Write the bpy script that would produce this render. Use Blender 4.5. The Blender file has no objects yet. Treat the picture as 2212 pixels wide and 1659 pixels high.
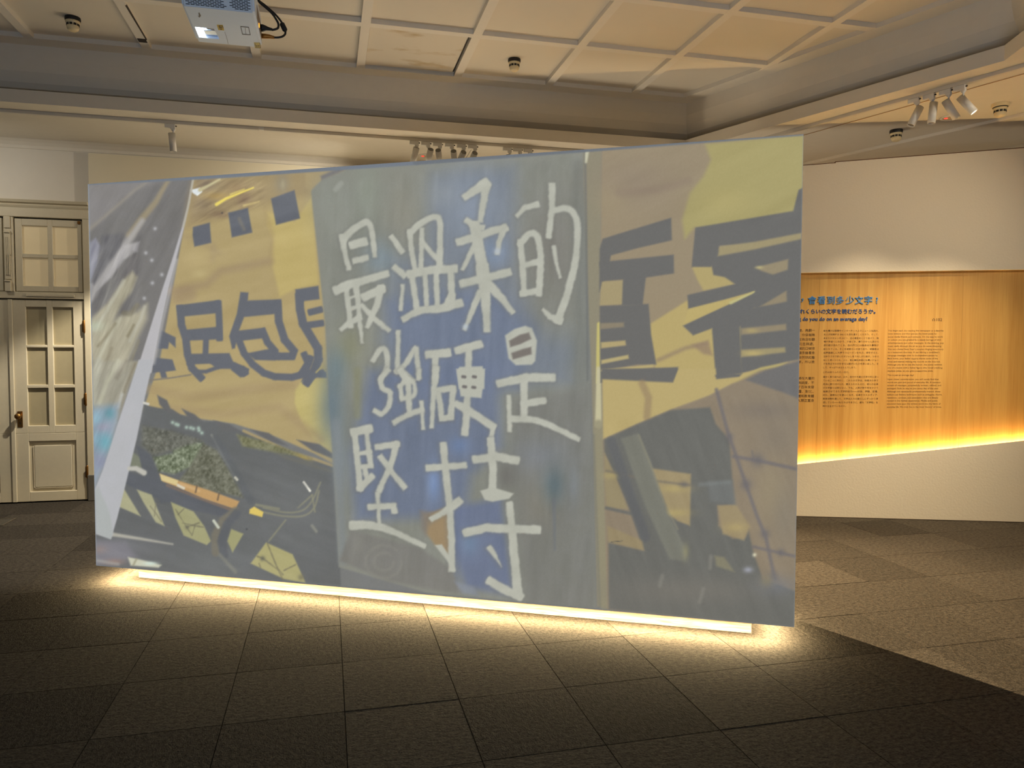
import bpy, bmesh, math, random
import numpy as np
from mathutils import Vector, Matrix

random.seed(7)
C = bpy.context.scene.collection
S = bpy.context.scene

# ------------------------------------------------------------------ camera
# world axes follow the room: X along the back wall, Y towards it, Z up (metres)
FPX, PITCH, ROLL, YAW, EYE = 1620.46, .0430325, .00228661, .242037, 1.55
cp, sp, cr, sr = math.cos(PITCH), math.sin(PITCH), math.cos(ROLL), math.sin(ROLL)
cy, sy = math.cos(YAW), math.sin(YAW)
CAM = (np.array([[cr, sr, 0], [-sr, cr, 0], [0, 0, 1]])
       @ np.array([[1, 0, 0], [0, sp, cp], [0, cp, -sp]])
       @ np.array([[cy, -sy, 0], [sy, cy, 0], [0, 0, 1]]))      # rows: right, up, forward
cd = bpy.data.cameras.new('camera')
cam = bpy.data.objects.new('camera', cd)
C.objects.link(cam)
R = CAM
cam.matrix_world = Matrix(((R[0][0], R[1][0], -R[2][0], 0), (R[0][1], R[1][1], -R[2][1], 0),
                           (R[0][2], R[1][2], -R[2][2], EYE), (0, 0, 0, 1)))
cd.sensor_width = 36
cd.lens = 36 * FPX / 2212
cd.clip_end = 100
S.camera = cam

# ------------------------------------------------------------------ world, lamps, exposure
S.view_settings.view_transform = 'Standard'
S.view_settings.look = 'None'
S.view_settings.gamma = 1
S.view_settings.use_curve_mapping = False
S.view_settings.exposure = 0
wd = bpy.data.worlds.new('world')
S.world = wd
wd.use_nodes = True
wd.node_tree.nodes['Background'].inputs[0].default_value = (.80, .84, 1.0, 1)
wd.node_tree.nodes['Background'].inputs[1].default_value = .05


def spot(name, loc, target, power, angle, blend, col, size=.03):
    l = bpy.data.lights.new(name, 'SPOT')
    l.energy = power
    l.color = col
    l.spot_size = math.radians(angle)
    l.spot_blend = blend
    l.shadow_soft_size = size
    o = bpy.data.objects.new(name, l)
    o.location = loc
    o.rotation_euler = (Vector(target) - Vector(loc)).to_track_quat('-Z', 'Y').to_euler()
    C.objects.link(o)
    return o


def area(name, loc, target, power, sx, sy_, col, spread=180):
    l = bpy.data.lights.new(name, 'AREA')
    l.energy = power
    l.color = col
    l.shape = 'RECTANGLE'
    l.size, l.size_y = sx, sy_
    l.spread = math.radians(spread)
    o = bpy.data.objects.new(name, l)
    o.location = loc
    o.rotation_euler = (Vector(target) - Vector(loc)).to_track_quat('-Z', 'Y').to_euler()
    C.objects.link(o)
    return o


WARM = (1, .85, .64)
PALE = (1, .91, .76)
AMBER = (1, .80, .52)
# back track lamps: the floor behind the screen, the doors, and an added unseen one on the left to brighten the door wall
spot('track_or_added_light', (1.25, 7.42, 3.38), (2.5, 4.2, 0), 5200, 60, 1, (1, .75, .44), .025)
spot('track_or_added_light', (-1.35, 7.52, 3.36), (-1.9, 7.85, 0), 420, 80, .3, PALE)
spot('track_or_added_light', (-3.6, 7.45, 3.36), (-2.9, 8.56, 2.6), 22, 130, 1, PALE)
spot('track_or_added_light', (.86, 7.53, 3.36), (-.9, 8.56, 2.35), 150, 100, 1, PALE)
spot('track_or_added_light', (1.44, 7.53, 3.36), (1.9, 8.56, 1.9), 60, 112, 1, PALE)
# added unseen lamp farther along the right soffit, to light the partition evenly
spot('track_or_added_light', (5.7, 2.7, 3.5), (4.6, 6.1, 1.85), 190, 74, 1, (1, .83, .58), .05)
# right track lamps wash the text partition from close by, aimed at its foot
spot('track_or_added_light', (4.80, 4.93, 3.36), (5.45, 5.25, 0), 360, 78, 1, AMBER)
spot('track_or_added_light', (4.72, 5.13, 3.36), (4.4, 5.6, 0), 270, 78, 1, AMBER)
# added warm fill light hidden behind the screen, brightens the ceiling
area('added_wall_fill', (1.9, 8.46, .95), (1.9, 5, .95), 84, 4.2, 1.2, WARM)
# added cool fill light behind the viewer, facing up
area('added_up_fill', (0, -1.6, .4), (0, -1.6, 3), 165, 4, 1.2, (.66, .80, 1))

# ------------------------------------------------------------------ helpers


def lin(c):
    out = []
    for v in c:
        v = v / 255
        out.append(v / 12.92 if v <= .04045 else ((v + .055) / 1.055) ** 2.4)
    return tuple(out)


def ray(px, py):
    return CAM.T @ np.array([px - 1106, 829.5 - py, FPX])


EYEP = np.array([0, 0, EYE])


def at_z(px, py, z):
    d = ray(px, py)
    return d * ((z - EYE) / d[2]) + EYEP


def at_plane(px, py, p, n):
    d = ray(px, py)
    n = np.array(n, float)
    return d * (((np.array(p, float) - EYEP) @ n) / (d @ n)) + EYEP


def mat(name, col, rough=.6, metal=0, emit=None, es=0, spec=.5):
    m = bpy.data.materials.new(name)
    m.use_nodes = True
    b = m.node_tree.nodes['Principled BSDF']
    b.inputs['Base Color'].default_value = (*lin(col), 1)
    b.inputs['Roughness'].default_value = rough
    b.inputs['Metallic'].default_value = metal
    b.inputs['Specular IOR Level'].default_value = spec
    if emit:
        b.inputs['Emission Color'].default_value = (*lin(emit), 1)
        b.inputs['Emission Strength'].default_value = es
    return m


def nodes(m):
    nt = m.node_tree
    b = nt.nodes['Principled BSDF']

    def N(t, **k):
        n = nt.nodes.new(t)
        for a, v in k.items():
            setattr(n, a, v)
        return n
    return nt, b, N


def grain(m, scale=40, amount=.06, bump=.0, stretch=(1, 1, 1), detail=4):
    """fine procedural variation of colour and relief"""
    nt, b, N = nodes(m)
    tc = N('ShaderNodeTexCoord')
    mp = N('ShaderNodeMapping')
    mp.inputs['Scale'].default_value = stretch
    nz = N('ShaderNodeTexNoise')
    nz.inputs['Scale'].default_value = scale
    nz.inputs['Detail'].default_value = detail
    nt.links.new(tc.outputs['Object'], mp.inputs[0])
    nt.links.new(mp.outputs[0], nz.inputs['Vector'])
    col = tuple(b.inputs['Base Color'].default_value)
    mx = N('ShaderNodeMix', data_type='RGBA')
    mx.inputs[6].default_value = (*[c * (1 - amount) for c in col[:3]], 1)
    mx.inputs[7].default_value = (*[min(1, c * (1 + amount)) for c in col[:3]], 1)
    nt.links.new(nz.outputs['Fac'], mx.inputs[0])
    nt.links.new(mx.outputs[2], b.inputs['Base Color'])
    if bump:
        bp = N('ShaderNodeBump')
        bp.inputs['Strength'].default_value = bump
        bp.inputs['Distance'].default_value = .01
        nt.links.new(nz.outputs['Fac'], bp.inputs['Height'])
        nt.links.new(bp.outputs[0], b.inputs['Normal'])
    return m


def link(name, me, m=None, parent=None, smooth=False):
    o = bpy.data.objects.new(name, me)
    if m is not None and not me.materials:
        me.materials.append(m)
    if smooth:
        for p in me.polygons:
            p.use_smooth = True
    C.objects.link(o)
    if parent is not None:
        o.parent = parent
    return o


def obj(name, bm, m, parent=None, smooth=False):
    me = bpy.data.meshes.new(name)
    bmesh.ops.recalc_face_normals(bm, faces=bm.faces)
    bm.to_mesh(me)
    bm.free()
    return link(name, me, m, parent, smooth)


def thing(name, label, cat, loc=(0, 0, 0), rotz=0, group=None):
    o = bpy.data.objects.new(name, None)
    o.location = loc
    o.rotation_euler = (0, 0, rotz)
    o.empty_display_size = .05
    C.objects.link(o)
    return tag(o, label, cat, group)


def tag(o, label, cat, group=None):
    o['label'] = label
    o['category'] = cat
    if group:
        o['group'] = group
    return o


def struct(name, bm, m, label=None):
    o = obj(name, bm, m)
    o['kind'] = 'structure'
    if label:
        o['label'] = label
    return o


def add_box(bm, x0, y0, z0, x1, y1, z1, bevel=0, M=None):
    r = bmesh.ops.create_cube(bm, size=1)
    vs = r['verts']
    for v in vs:
        v.co = Vector((x0 + (x1 - x0) * (v.co.x + .5), y0 + (y1 - y0) * (v.co.y + .5), z0 + (z1 - z0) * (v.co.z + .5)))
    if bevel:
        es = list({e for v in vs for e in v.link_edges})
        r2 = bmesh.ops.bevel(bm, geom=es, offset=bevel, segments=1, affect='EDGES')
        vs = list({v for f in r2['faces'] for v in f.verts} | {v for v in vs if v.is_valid})
    if M is not None:
        for v in vs:
            v.co = M @ v.co
    return vs


def box(x0, y0, z0, x1, y1, z1, bevel=0):
    bm = bmesh.new()
    add_box(bm, x0, y0, z0, x1, y1, z1, bevel)
    return bm


def add_prism(bm, pts, d):
    """extrude a planar polygon (list of 3-vectors) by vector d"""
    d = Vector(d)
    a = [bm.verts.new(Vector(p)) for p in pts]
    b = [bm.verts.new(Vector(p) + d) for p in pts]
    n = len(a)
    bm.faces.new(a)
    bm.faces.new(b[::-1])
    for i in range(n):
        bm.faces.new((a[i], b[i], b[(i + 1) % n], a[(i + 1) % n]))


def prism(pts, d):
    bm = bmesh.new()
    add_prism(bm, pts, d)
    return bm


def add_lathe(bm, prof, seg=24, M=None):
    """prof: (radius, z) pairs"""
    rings = []
    for r, z in prof:
        if r < 1e-6:
            rings.append([bm.verts.new((0, 0, z))])
        else:
            rings.append([bm.verts.new((r * math.cos(2 * math.pi * i / seg), r * math.sin(2 * math.pi * i / seg), z)) for i in range(seg)])
    for a, b in zip(rings, rings[1:]):
        for i in range(seg):
            j = (i + 1) % seg
            if len(a) == 1 and len(b) == 1:
                continue
            if len(a) == 1:
                bm.faces.new((a[0], b[i], b[j]))
            elif len(b) == 1:
                bm.faces.new((a[i], a[j], b[0]))
            else:
                bm.faces.new((a[i], a[j], b[j], b[i]))
    if M is not None:
        for ring in rings:
            for v in ring:
                v.co = M @ v.co


def lathe(prof, seg=24, M=None):
    bm = bmesh.new()
    add_lathe(bm, prof, seg, M)
    return bm


def add_tube(bm, pts, r, seg=8):
    pts = [Vector(p) for p in pts]
    rings = []
    up = Vector((.13, .21, .97))
    for i, p in enumerate(pts):
        t = (pts[min(i + 1, len(pts) - 1)] - pts[max(i - 1, 0)]).normalized()
        u = t.cross(up).normalized()
        w = t.cross(u)
        rr = r[i] if isinstance(r, (list, tuple)) else r
        rings.append([bm.verts.new(p + rr * (u * math.cos(2 * math.pi * k / seg) + w * math.sin(2 * math.pi * k / seg))) for k in range(seg)])
    for a, b in zip(rings, rings[1:]):
        for k in range(seg):
            bm.faces.new((a[k], a[(k + 1) % seg], b[(k + 1) % seg], b[k]))
    bm.faces.new(rings[0][::-1])
    bm.faces.new(rings[-1])


def spline(pts, n=8):
    """Catmull-Rom through 3-vectors"""
    P = [np.array(p, float) for p in pts]
    P = [2 * P[0] - P[1]] + P + [2 * P[-1] - P[-2]]
    out = []
    for i in range(1, len(P) - 2):
        for k in range(n):
            t = k / n
            a, b, c, d = P[i - 1:i + 3]
            out.append(.5 * (2 * b + (c - a) * t + (2 * a - 5 * b + 4 * c - d) * t * t + (3 * b - a - 3 * c + d) * t ** 3))
    out.append(P[-2])
    return out


def clip_poly(poly, conv):
    """Sutherland-Hodgman: poly against a convex counter-clockwise polygon"""
    out = list(poly)
    for i in range(len(conv)):
        a, b = conv[i], conv[(i + 1) % len(conv)]
        ins = lambda p: (b[0] - a[0]) * (p[1] - a[1]) - (b[1] - a[1]) * (p[0] - a[0])
        new = []
        for j in range(len(out)):
            p, q = out[j], out[(j + 1) % len(out)]
            dp, dq = ins(p), ins(q)
            if dp >= 0:
                new.append(p)
            if dp * dq < 0:
                t = dp / (dp - dq)
                new.append((p[0] + t * (q[0] - p[0]), p[1] + t * (q[1] - p[1])))
        out = new
        if len(out) < 3:
            return []
    return out


def offset_poly(poly, d):
    """offset a convex ccw polygon outwards by d"""
    n = len(poly)
    L = []
    for i in range(n):
        a, b = Vector(poly[i]), Vector(poly[(i + 1) % n])
        e = (b - a).normalized()
        nn = Vector((e.y, -e.x))
        L.append((a + nn * d, e))
    out = []
    for i in range(n):
        p, e = L[i - 1]
        q, f = L[i]
        den = e.x * f.y - e.y * f.x
        t = ((q.x - p.x) * f.y - (q.y - p.y) * f.x) / den
        out.append((p.x + e.x * t, p.y + e.y * t))
    return out


# ------------------------------------------------------------------ materials
M_white = grain(mat('white_paint', (222, 216, 204), .75), 9, .03)
M_ceil = grain(mat('ceiling_paint', (226, 219, 205), .8), 14, .03)
M_beam = grain(mat('ceiling_beam_paint', (230, 224, 212), .75), 20, .02)
M_door = grain(mat('cream_door_paint', (208, 197, 170), .5), 30, .05)
M_wallr = grain(mat('partition_paint', (220, 210, 192), .8), 60, .02, .15)
M_fix = mat('white_fixture', (225, 222, 215), .4)
M_dark = mat('dark_plastic', (22, 20, 20), .5)
M_black = mat('black_rubber', (14, 14, 15), .55)
M_cream = grain(mat('cream_plastic', (232, 214, 170), .45), 25, .03)
M_brass = grain(mat('aged_brass', (150, 112, 62), .35, .9), 60, .25)
M_hinge = grain(mat('brass_hinge', (140, 98, 46), .4, .8), 60, .2)
M_led = mat('led_strip', (255, 230, 190), .5, emit=(255, 229, 178), es=400)

# ------------------------------------------------------------------ floor of carpet tiles
M_carpet = mat('carpet', (62, 56, 48), .95, spec=.1)
nt, b, N = nodes(M_carpet)
oi = N('ShaderNodeObjectInfo')
tc = N('ShaderNodeTexCoord')
# fibre direction turns by 90 degrees from tile to tile
gt = N('ShaderNodeMath', operation='GREATER_THAN'); gt.inputs[1].default_value = .5
nt.links.new(oi.outputs['Random'], gt.inputs[0])
mA = N('ShaderNodeMapping'); mA.inputs['Scale'].default_value = (1, .6, 1)
mB = N('ShaderNodeMapping'); mB.inputs['Scale'].default_value = (.6, 1, 1)
geo = N('ShaderNodeNewGeometry')
for m_ in (mA, mB):
    nt.links.new(geo.outputs['Position'], m_.inputs[0])
mixv = N('ShaderNodeMix', data_type='VECTOR')
nt.links.new(gt.outputs[0], mixv.inputs[0])
nt.links.new(mA.outputs[0], mixv.inputs[4]); nt.links.new(mB.outputs[0], mixv.inputs[5])
nz = N('ShaderNodeTexNoise'); nz.inputs['Scale'].default_value = 170; nz.inputs['Detail'].default_value = 3
nt.links.new(mixv.outputs[1], nz.inputs['Vector'])
nz2 = N('ShaderNodeTexNoise'); nz2.inputs['Scale'].default_value = 60; nz2.inputs['Detail'].default_value = 3
nt.links.new(mixv.outputs[1], nz2.inputs['Vector'])
add = N('ShaderNodeMath', operation='ADD'); nt.links.new(nz.outputs['Fac'], add.inputs[0]); nt.links.new(nz2.outputs['Fac'], add.inputs[1])
rp = N('ShaderNodeMapRange'); rp.inputs[1].default_value = .62; rp.inputs[2].default_value = 1.38
rp.inputs[3].default_value = .22; rp.inputs[4].default_value = 1.85
nt.links.new(add.outputs[0], rp.inputs[0])
tv = N('ShaderNodeMapRange'); tv.inputs[3].default_value = .80; tv.inputs[4].default_value = 1.2
nt.links.new(oi.outputs['Random'], tv.inputs[0])
mu = N('ShaderNodeMath', operation='MULTIPLY'); nt.links.new(rp.outputs[0], mu.inputs[0]); nt.links.new(tv.outputs[0], mu.inputs[1])
vm = N('ShaderNodeVectorMath', operation='SCALE'); vm.inputs[0].default_value = lin((61, 56, 49))
nt.links.new(mu.outputs[0], vm.inputs['Scale']); nt.links.new(vm.outputs[0], b.inputs['Base Color'])
bp = N('ShaderNodeBump'); bp.inputs['Strength'].default_value = .8; bp.inputs['Distance'].default_value = .004
nt.links.new(add.outputs[0], bp.inputs['Height']); nt.links.new(bp.outputs[0], b.inputs['Normal'])
M_joint = mat('carpet_joint', (38, 34, 29), .95, spec=.05)

TX, TY, OX, OY = .4975, .5235, .063, 4.293
floor = struct('floor', box(-9, -4, -.06, 9, 9.2, -.007), M_joint, 'dark brown carpet tile floor')
tile_me = bpy.data.meshes.new('carpet_tile')
bm = bmesh.new()
g = .0005
a_ = [(g, g), (TX - g, g), (TX - g, TY - g), (g, TY - g)]
lo = [bm.verts.new((x, y, -.007)) for x, y in a_]
i_ = .0016
hi = [bm.verts.new((x + (i_ if x < .2 else -i_), y + (i_ if y < .2 else -i_), 0)) for x, y in a_]
bm.faces.new(hi)
for k in range(4):
    bm.faces.new((lo[k], lo[(k + 1) % 4], hi[(k + 1) % 4], hi[k]))
bm.to_mesh(tile_me); bm.free()
tile_me.materials.append(M_carpet)
cand = []
for i in range(-14, 15):
    for j in range(-12, 10):
        x, y = OX + i * TX, OY + j * TY
        if y + TY > 8.5 or y < -1.6:
            continue
        q = CAM @ np.array([x + TX / 2, y + TY / 2, -EYE])
        vis = q[2] > .3 and abs(q[0] / q[2]) < .78 and abs(q[1] / q[2]) < .62
        cand.append((0 if vis else 1, q[2] if q[2] > 0 else 99, x, y))
cand.sort()
rest = bmesh.new()
for n, (v, d, x, y) in enumerate(cand):
    if n < 300:
        t = bpy.data.objects.new('carpet_tile', tile_me)
        t.location = (x, y, random.uniform(-.0006, .0006))
        t.parent = floor
        C.objects.link(t)
    else:
        add_box(rest, x + g, y + g, -.0068, x + TX - g, y + TY - g, -.0003)
# the strip of cut tiles along the back wall
for i in range(-14, 15):
    x = OX + i * TX
    add_box(rest, x + g, OY + 8 * TY + g, -.0068, x + TX - g, 8.545, -.0003)
r_ = obj('carpet_tile_rest', rest, M_carpet, floor)
r_['kind'] = 'stuff'

# ------------------------------------------------------------------ walls
YB = 8.56
ZL = 3.65                         # lower ceiling
U = Vector((-2.49, 1.14)).normalized()
bm = bmesh.new()
# back wall with the door opening cut out: left pier, lintel, right part
add_box(bm, -9, YB, 0, -3.80, YB + .25, ZL + .05)
add_box(bm, -3.80, YB, 2.93, -2.36, YB + .25, ZL + .05)
add_box(bm, -2.36, YB, 0, 7, YB + .25, ZL + .05)
wall_back = struct('wall_back', bm, M_white, 'white back wall above the cream double door')
bm = box(-2.335, YB - .045, 0, 5.0, YB - .001, 3.555)
lining = struct('wall_back_lining', bm, grain(mat('lining_paint', (232, 222, 196), .75), 9, .02), 'pale wall lining standing slightly proud of the back wall')
struct('baseboard_back', box(-2.405, YB - .06, 0, -2.338, YB - .001, .27, .006), mat('baseboard_grey', (96, 92, 84), .6), 'short grey skirting block at the door jamb')

# real right wall and its cornice, behind the partition
dR = np.array([.367, -.930]); nR = np.array([.930, .367])
c0 = np.array([5.61, 6.197])


def rw(t, off, z):
    p = c0 + dR * t + nR * off
    return (p[0], p[1], z)


struct('wall_right', prism([rw(-4.2, 1.0, 0), rw(7, 1.0, 0), rw(7, 1.0, ZL + .05), rw(-4.2, 1.0, ZL + .05)], (.93 * .2, .367 * .2, 0)), M_white,
       'white room wall behind the text partition')


def cornice_prof(p):
    return [p(0, ZL), p(.016, ZL - .006), p(.05, ZL - .022), p(.085, ZL - .05), p(.098, ZL - .078), p(.109, ZL - .078), p(.109, ZL)]


L0 = 9.2
pr = [Vector(rw(-2.62, o, z)) for o, z in [(0, ZL - .001), (.004, ZL - .022), (.012, ZL - .028), (.995, ZL - .028), (.995, ZL - .001)]]
struct('trim_1', prism(pr, (dR[0] * L0, dR[1] * L0, 0)), M_ceil, 'lowered ceiling margin along the right wall')
pr = [(-9, YB - .11 + o, z) for o, z in [(0, ZL - .001), (.016, ZL - .006), (.05, ZL - .022), (.085, ZL - .05), (.098, ZL - .078), (.1095, ZL - .078), (.1095, ZL - .001)]]
struct('trim_2', prism(pr, (14.2, 0, 0)), M_ceil, 'plaster cornice along the back wall')

# ------------------------------------------------------------------ lower ceiling with the polygonal tray
TRAY = [(-5, 1.69), (3.65, 1.69), (4.75, 4.485), (3.65, 7.27), (-5, 7.27), (-6.1, 4.48)]      # ccw


def ring_between(bm, A, zA, B, zB):
    a = [bm.verts.new((*p, zA)) for p in A]
    c = [bm.verts.new((*p, zB)) for p in B]
    n = len(a)
    for i in range(n):
        bm.faces.new((a[i], a[(i + 1) % n], c[(i + 1) % n], c[i]))


outer = [(-9, -4), (8.6, -4), (8.6, -1.0), (5.61 + .12 * .93, 6.197 + .04), (4.70, 8.57), (-9, 8.57)]
ceil = bmesh.new()
for z in (ZL, ):
    vo = [ceil.verts.new((*p, z)) for p in [(-9, -4), (9.5, -4), (9.5, 8.6), (-9, 8.6)]]
    vi = [ceil.verts.new((*p, z)) for p in TRAY]
    es = []
    for loop in (vo, vi):
        for i in range(len(loop)):
            es.append(ceil.edges.new((loop[i], loop[(i + 1) % len(loop)])))
    bmesh.ops.triangle_fill(ceil, edges=es, use_beauty=True)
LIPZ = ZL + .11
ring_between(ceil, TRAY, ZL, TRAY, LIPZ)                                   # fascia
ring_between(ceil, TRAY, LIPZ, offset_poly(TRAY, .022), LIPZ)              # its top edge
ring_between(ceil, offset_poly(TRAY, .022), LIPZ, offset_poly(TRAY, .022), ZL + .02)
ZU = 4.15
UP = offset_poly(TRAY, .035)
cove = [(.022, ZL + .02), (.42, ZL + .02), (.40, ZL + .045), (.30, ZL + .085), (.20, ZL + .14), (.12, ZL + .21), (.075, ZL + .29), (.05, ZL + .38), (.035, ZU)]
for (o0, z0), (o1, z1) in zip(cove, cove[1:]):                              # trough and concave cove behind the lip
    ring_between(ceil, offset_poly(TRAY, o0), z0, offset_poly(TRAY, o1), z1)
ring_between(ceil, UP, ZU, UP, ZU + .10)
cap = [ceil.verts.new((*p, ZU + .10)) for p in UP]
ceil.faces.new(cap)
ceiling = struct('ceiling', ceil, M_ceil, 'off-white lower ceiling with a deep polygonal tray')

# border frame and grid of battens under the upper ceiling
INN = offset_poly(UP, -.165)
for i in range(6):
    a, b2, c2, d2 = UP[i], UP[(i + 1) % 6], INN[(i + 1) % 6], INN[i]
    obj('border_batten', prism([(*a, ZU), (*b2, ZU), (*c2, ZU), (*d2, ZU)], (0, 0, .045)), M_beam, ceiling)
cols = [.323 + .9025 * k for k in range(-7, 5)]
rows = [6.204 - .905 * k for k in range(0, 6)]
BW = .037
INB = offset_poly(UP, -.16)
for x in cols:
    q = clip_poly([(x - BW, 0), (x + BW, 0), (x + BW, 9), (x - BW, 9)], INB)
    if q:
        obj('ceiling_batten', prism([(*p, ZU + .0008) for p in q], (0, 0, .044)), M_beam, ceiling)
for y in rows:
    q = clip_poly([(-8, y - BW), (8, y - BW), (8, y + BW), (-8, y + BW)], INB)
    if q:
        obj('ceiling_batten', prism([(*p, ZU + .0016) for p in q], (0, 0, .043)), M_beam, ceiling)
ex = [-8] + cols + [8]
ey = [9] + rows + [-2]
M_panel = grain(mat('ceiling_panel_paint', (224, 216, 200), .8), 3, .035)
M_stain = mat('stained_panel', (222, 214, 198), .8)
nt, b, N = nodes(M_stain)
tcs = N('ShaderNodeTexCoord'); n1 = N('ShaderNodeTexNoise'); n1.inputs['Scale'].default_value = 3.2; n1.inputs['Detail'].default_value = 6
mps = N('ShaderNodeMapping'); mps.inputs['Scale'].default_value = (1, 2.4, 1)
nt.links.new(tcs.outputs['Object'], mps.inputs[0]); nt.links.new(mps.outputs[0], n1.inputs['Vector'])
cr_ = N('ShaderNodeValToRGB'); cr_.color_ramp.elements[0].position = .26; cr_.color_ramp.elements[0].color = (*lin((196, 176, 138)), 1)
cr_.color_ramp.elements[1].position = .44; cr_.color_ramp.elements[1].color = (*lin((222, 214, 198)), 1)
nt.links.new(n1.outputs['Fac'], cr_.inputs[0]); nt.links.new(cr_.outputs[0], b.inputs['Base Color'])
for i in range(len(ex) - 1):
    for j in range(len(ey) - 1):
        x0, x1, y1, y0 = ex[i] + BW - .004, ex[i + 1] - BW + .004, ey[j] - BW + .004, ey[j + 1] + BW - .004
        loose = abs(ex[i] - .323) < .01 and j == 0
        if loose:
            x0, x1, y0, y1 = x0 + .008, x1 - .026, y0 + .01, 7.10
        q = clip_poly([(x0, y0), (x1, y0), (x1, y1), (x0, y1)], offset_poly(INN, .004 if not loose else -.03))
        if len(q) > 2:
            z = ZU + (.022 if loose else .040)
            o = obj('ceiling_panel', prism([(*p, z) for p in q], (0, 0, .012)), M_stain if loose else M_panel, ceiling)
            if loose:
                o['label'] = 'loose water-stained access panel'
# broken batten end: dark cracked tip near the border
xb = cols[5]
obj('batten_break', box(xb - .03, 6.93, ZU - .004, xb + .034, 7.0, ZU + .012), mat('cracked_wood', (52, 46, 42), .9), ceiling)
obj('batten_crack', prism([(xb + .028, 6.3, ZU - .001), (xb + .04, 6.3, ZU - .001), (xb + .041, 6.95, ZU - .001), (xb + .034, 6.95, ZU - .001)], (0, 0, .01)), mat('crack_dark', (70, 62, 52), .9), ceiling)  # long dark crack along the batten edge

# ------------------------------------------------------------------ door in the back wall
DY = YB - .005        # face of the leaves


def frame_bars(bm, x0, x1, z0, z1, xs, zs, y0, y1, w=0, bev=.004):
    """a plate x0..x1 by z0..z1 with openings; xs / zs are lists of (a, b) opening spans"""
    px = x0
    for a, b_ in xs + [(x1, x1)]:
        if a > px + 1e-4:
            add_box(bm, px, y0, z0, a, y1, z1, bev)
        px = b_
    for a, b_ in xs:
        pz = z0
        for c, d in zs + [(z1, z1)]:
            if c > pz + 1e-4:
                add_box(bm, a - .003, y0, pz, b_ + .003, y1, c, bev)
            pz = d


M_glass_low = grain(mat('frosted_door_glass', (176, 164, 132), .25, spec=.6), 20, .05)
M_glass_top = grain(mat('frosted_transom_glass', (214, 198, 160), .3, emit=(255, 226, 176), es=.13), 12, .04)  # faint emission put in for light from the room behind the panes

door_frame = struct('trim_3', box(-2.405, YB - .05, 0, -2.342, YB + .08, 2.93, .005), M_door, 'cream door casing with moulded head')
bm = bmesh.new(); add_box(bm, -3.86, YB - .05, 0, -3.795, YB + .08, 2.93, .005)
obj('jamb', bm, M_door, door_frame)
bm = bmesh.new(); add_box(bm, -3.86, YB - .055, 2.885, -2.341, YB + .08, 2.98, .004)
obj('head_casing', bm, M_door, door_frame)
pr = [(-3.9, YB - .001, 2.98), (-3.9, YB - .055, 2.98), (-3.9, YB - .065, 3.0), (-3.9, YB - .06, 3.015), (-3.9, YB - .09, 3.025), (-3.9, YB - .10, 3.05), (-3.9, YB - .001, 3.05)]
obj('head_moulding', prism(pr, (1.559, 0, 0)), M_door, door_frame)
obj('transom_rail', box(-3.80, YB - .04, 2.073, -2.40, YB + .05, 2.14, .004), M_door, door_frame)
obj('rail_fillet', box(-2.93, YB - .05, 2.094, -2.49, YB - .039, 2.12, .003), M_door, door_frame)
bm = box(-3.115, YB - .045, 2.14, -3.03, YB + .05, 2.89, .004)
obj('mullion', bm, M_door, door_frame)
bm = bmesh.new()
for z0, z1, d in ((2.14, 2.24, .075), (2.235, 2.25, .085), (2.26, 2.5, .055), (2.5, 2.72, .062), (2.72, 2.74, .075), (2.77, 2.885, .06)):
    add_box(bm, -3.105, YB - d, z0, -3.05, YB - .044, z1, .003)
obj('mullion_pilaster', bm, M_door, door_frame)
bm = bmesh.new()
for k in (-1, 0, 1):
    add_box(bm, -3.0775 + k * .014 - .004, YB - .068, 2.30, -3.0775 + k * .014 + .004, YB - .054, 2.68, .002)
obj('pilaster_reed', bm, M_door, door_frame)

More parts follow.
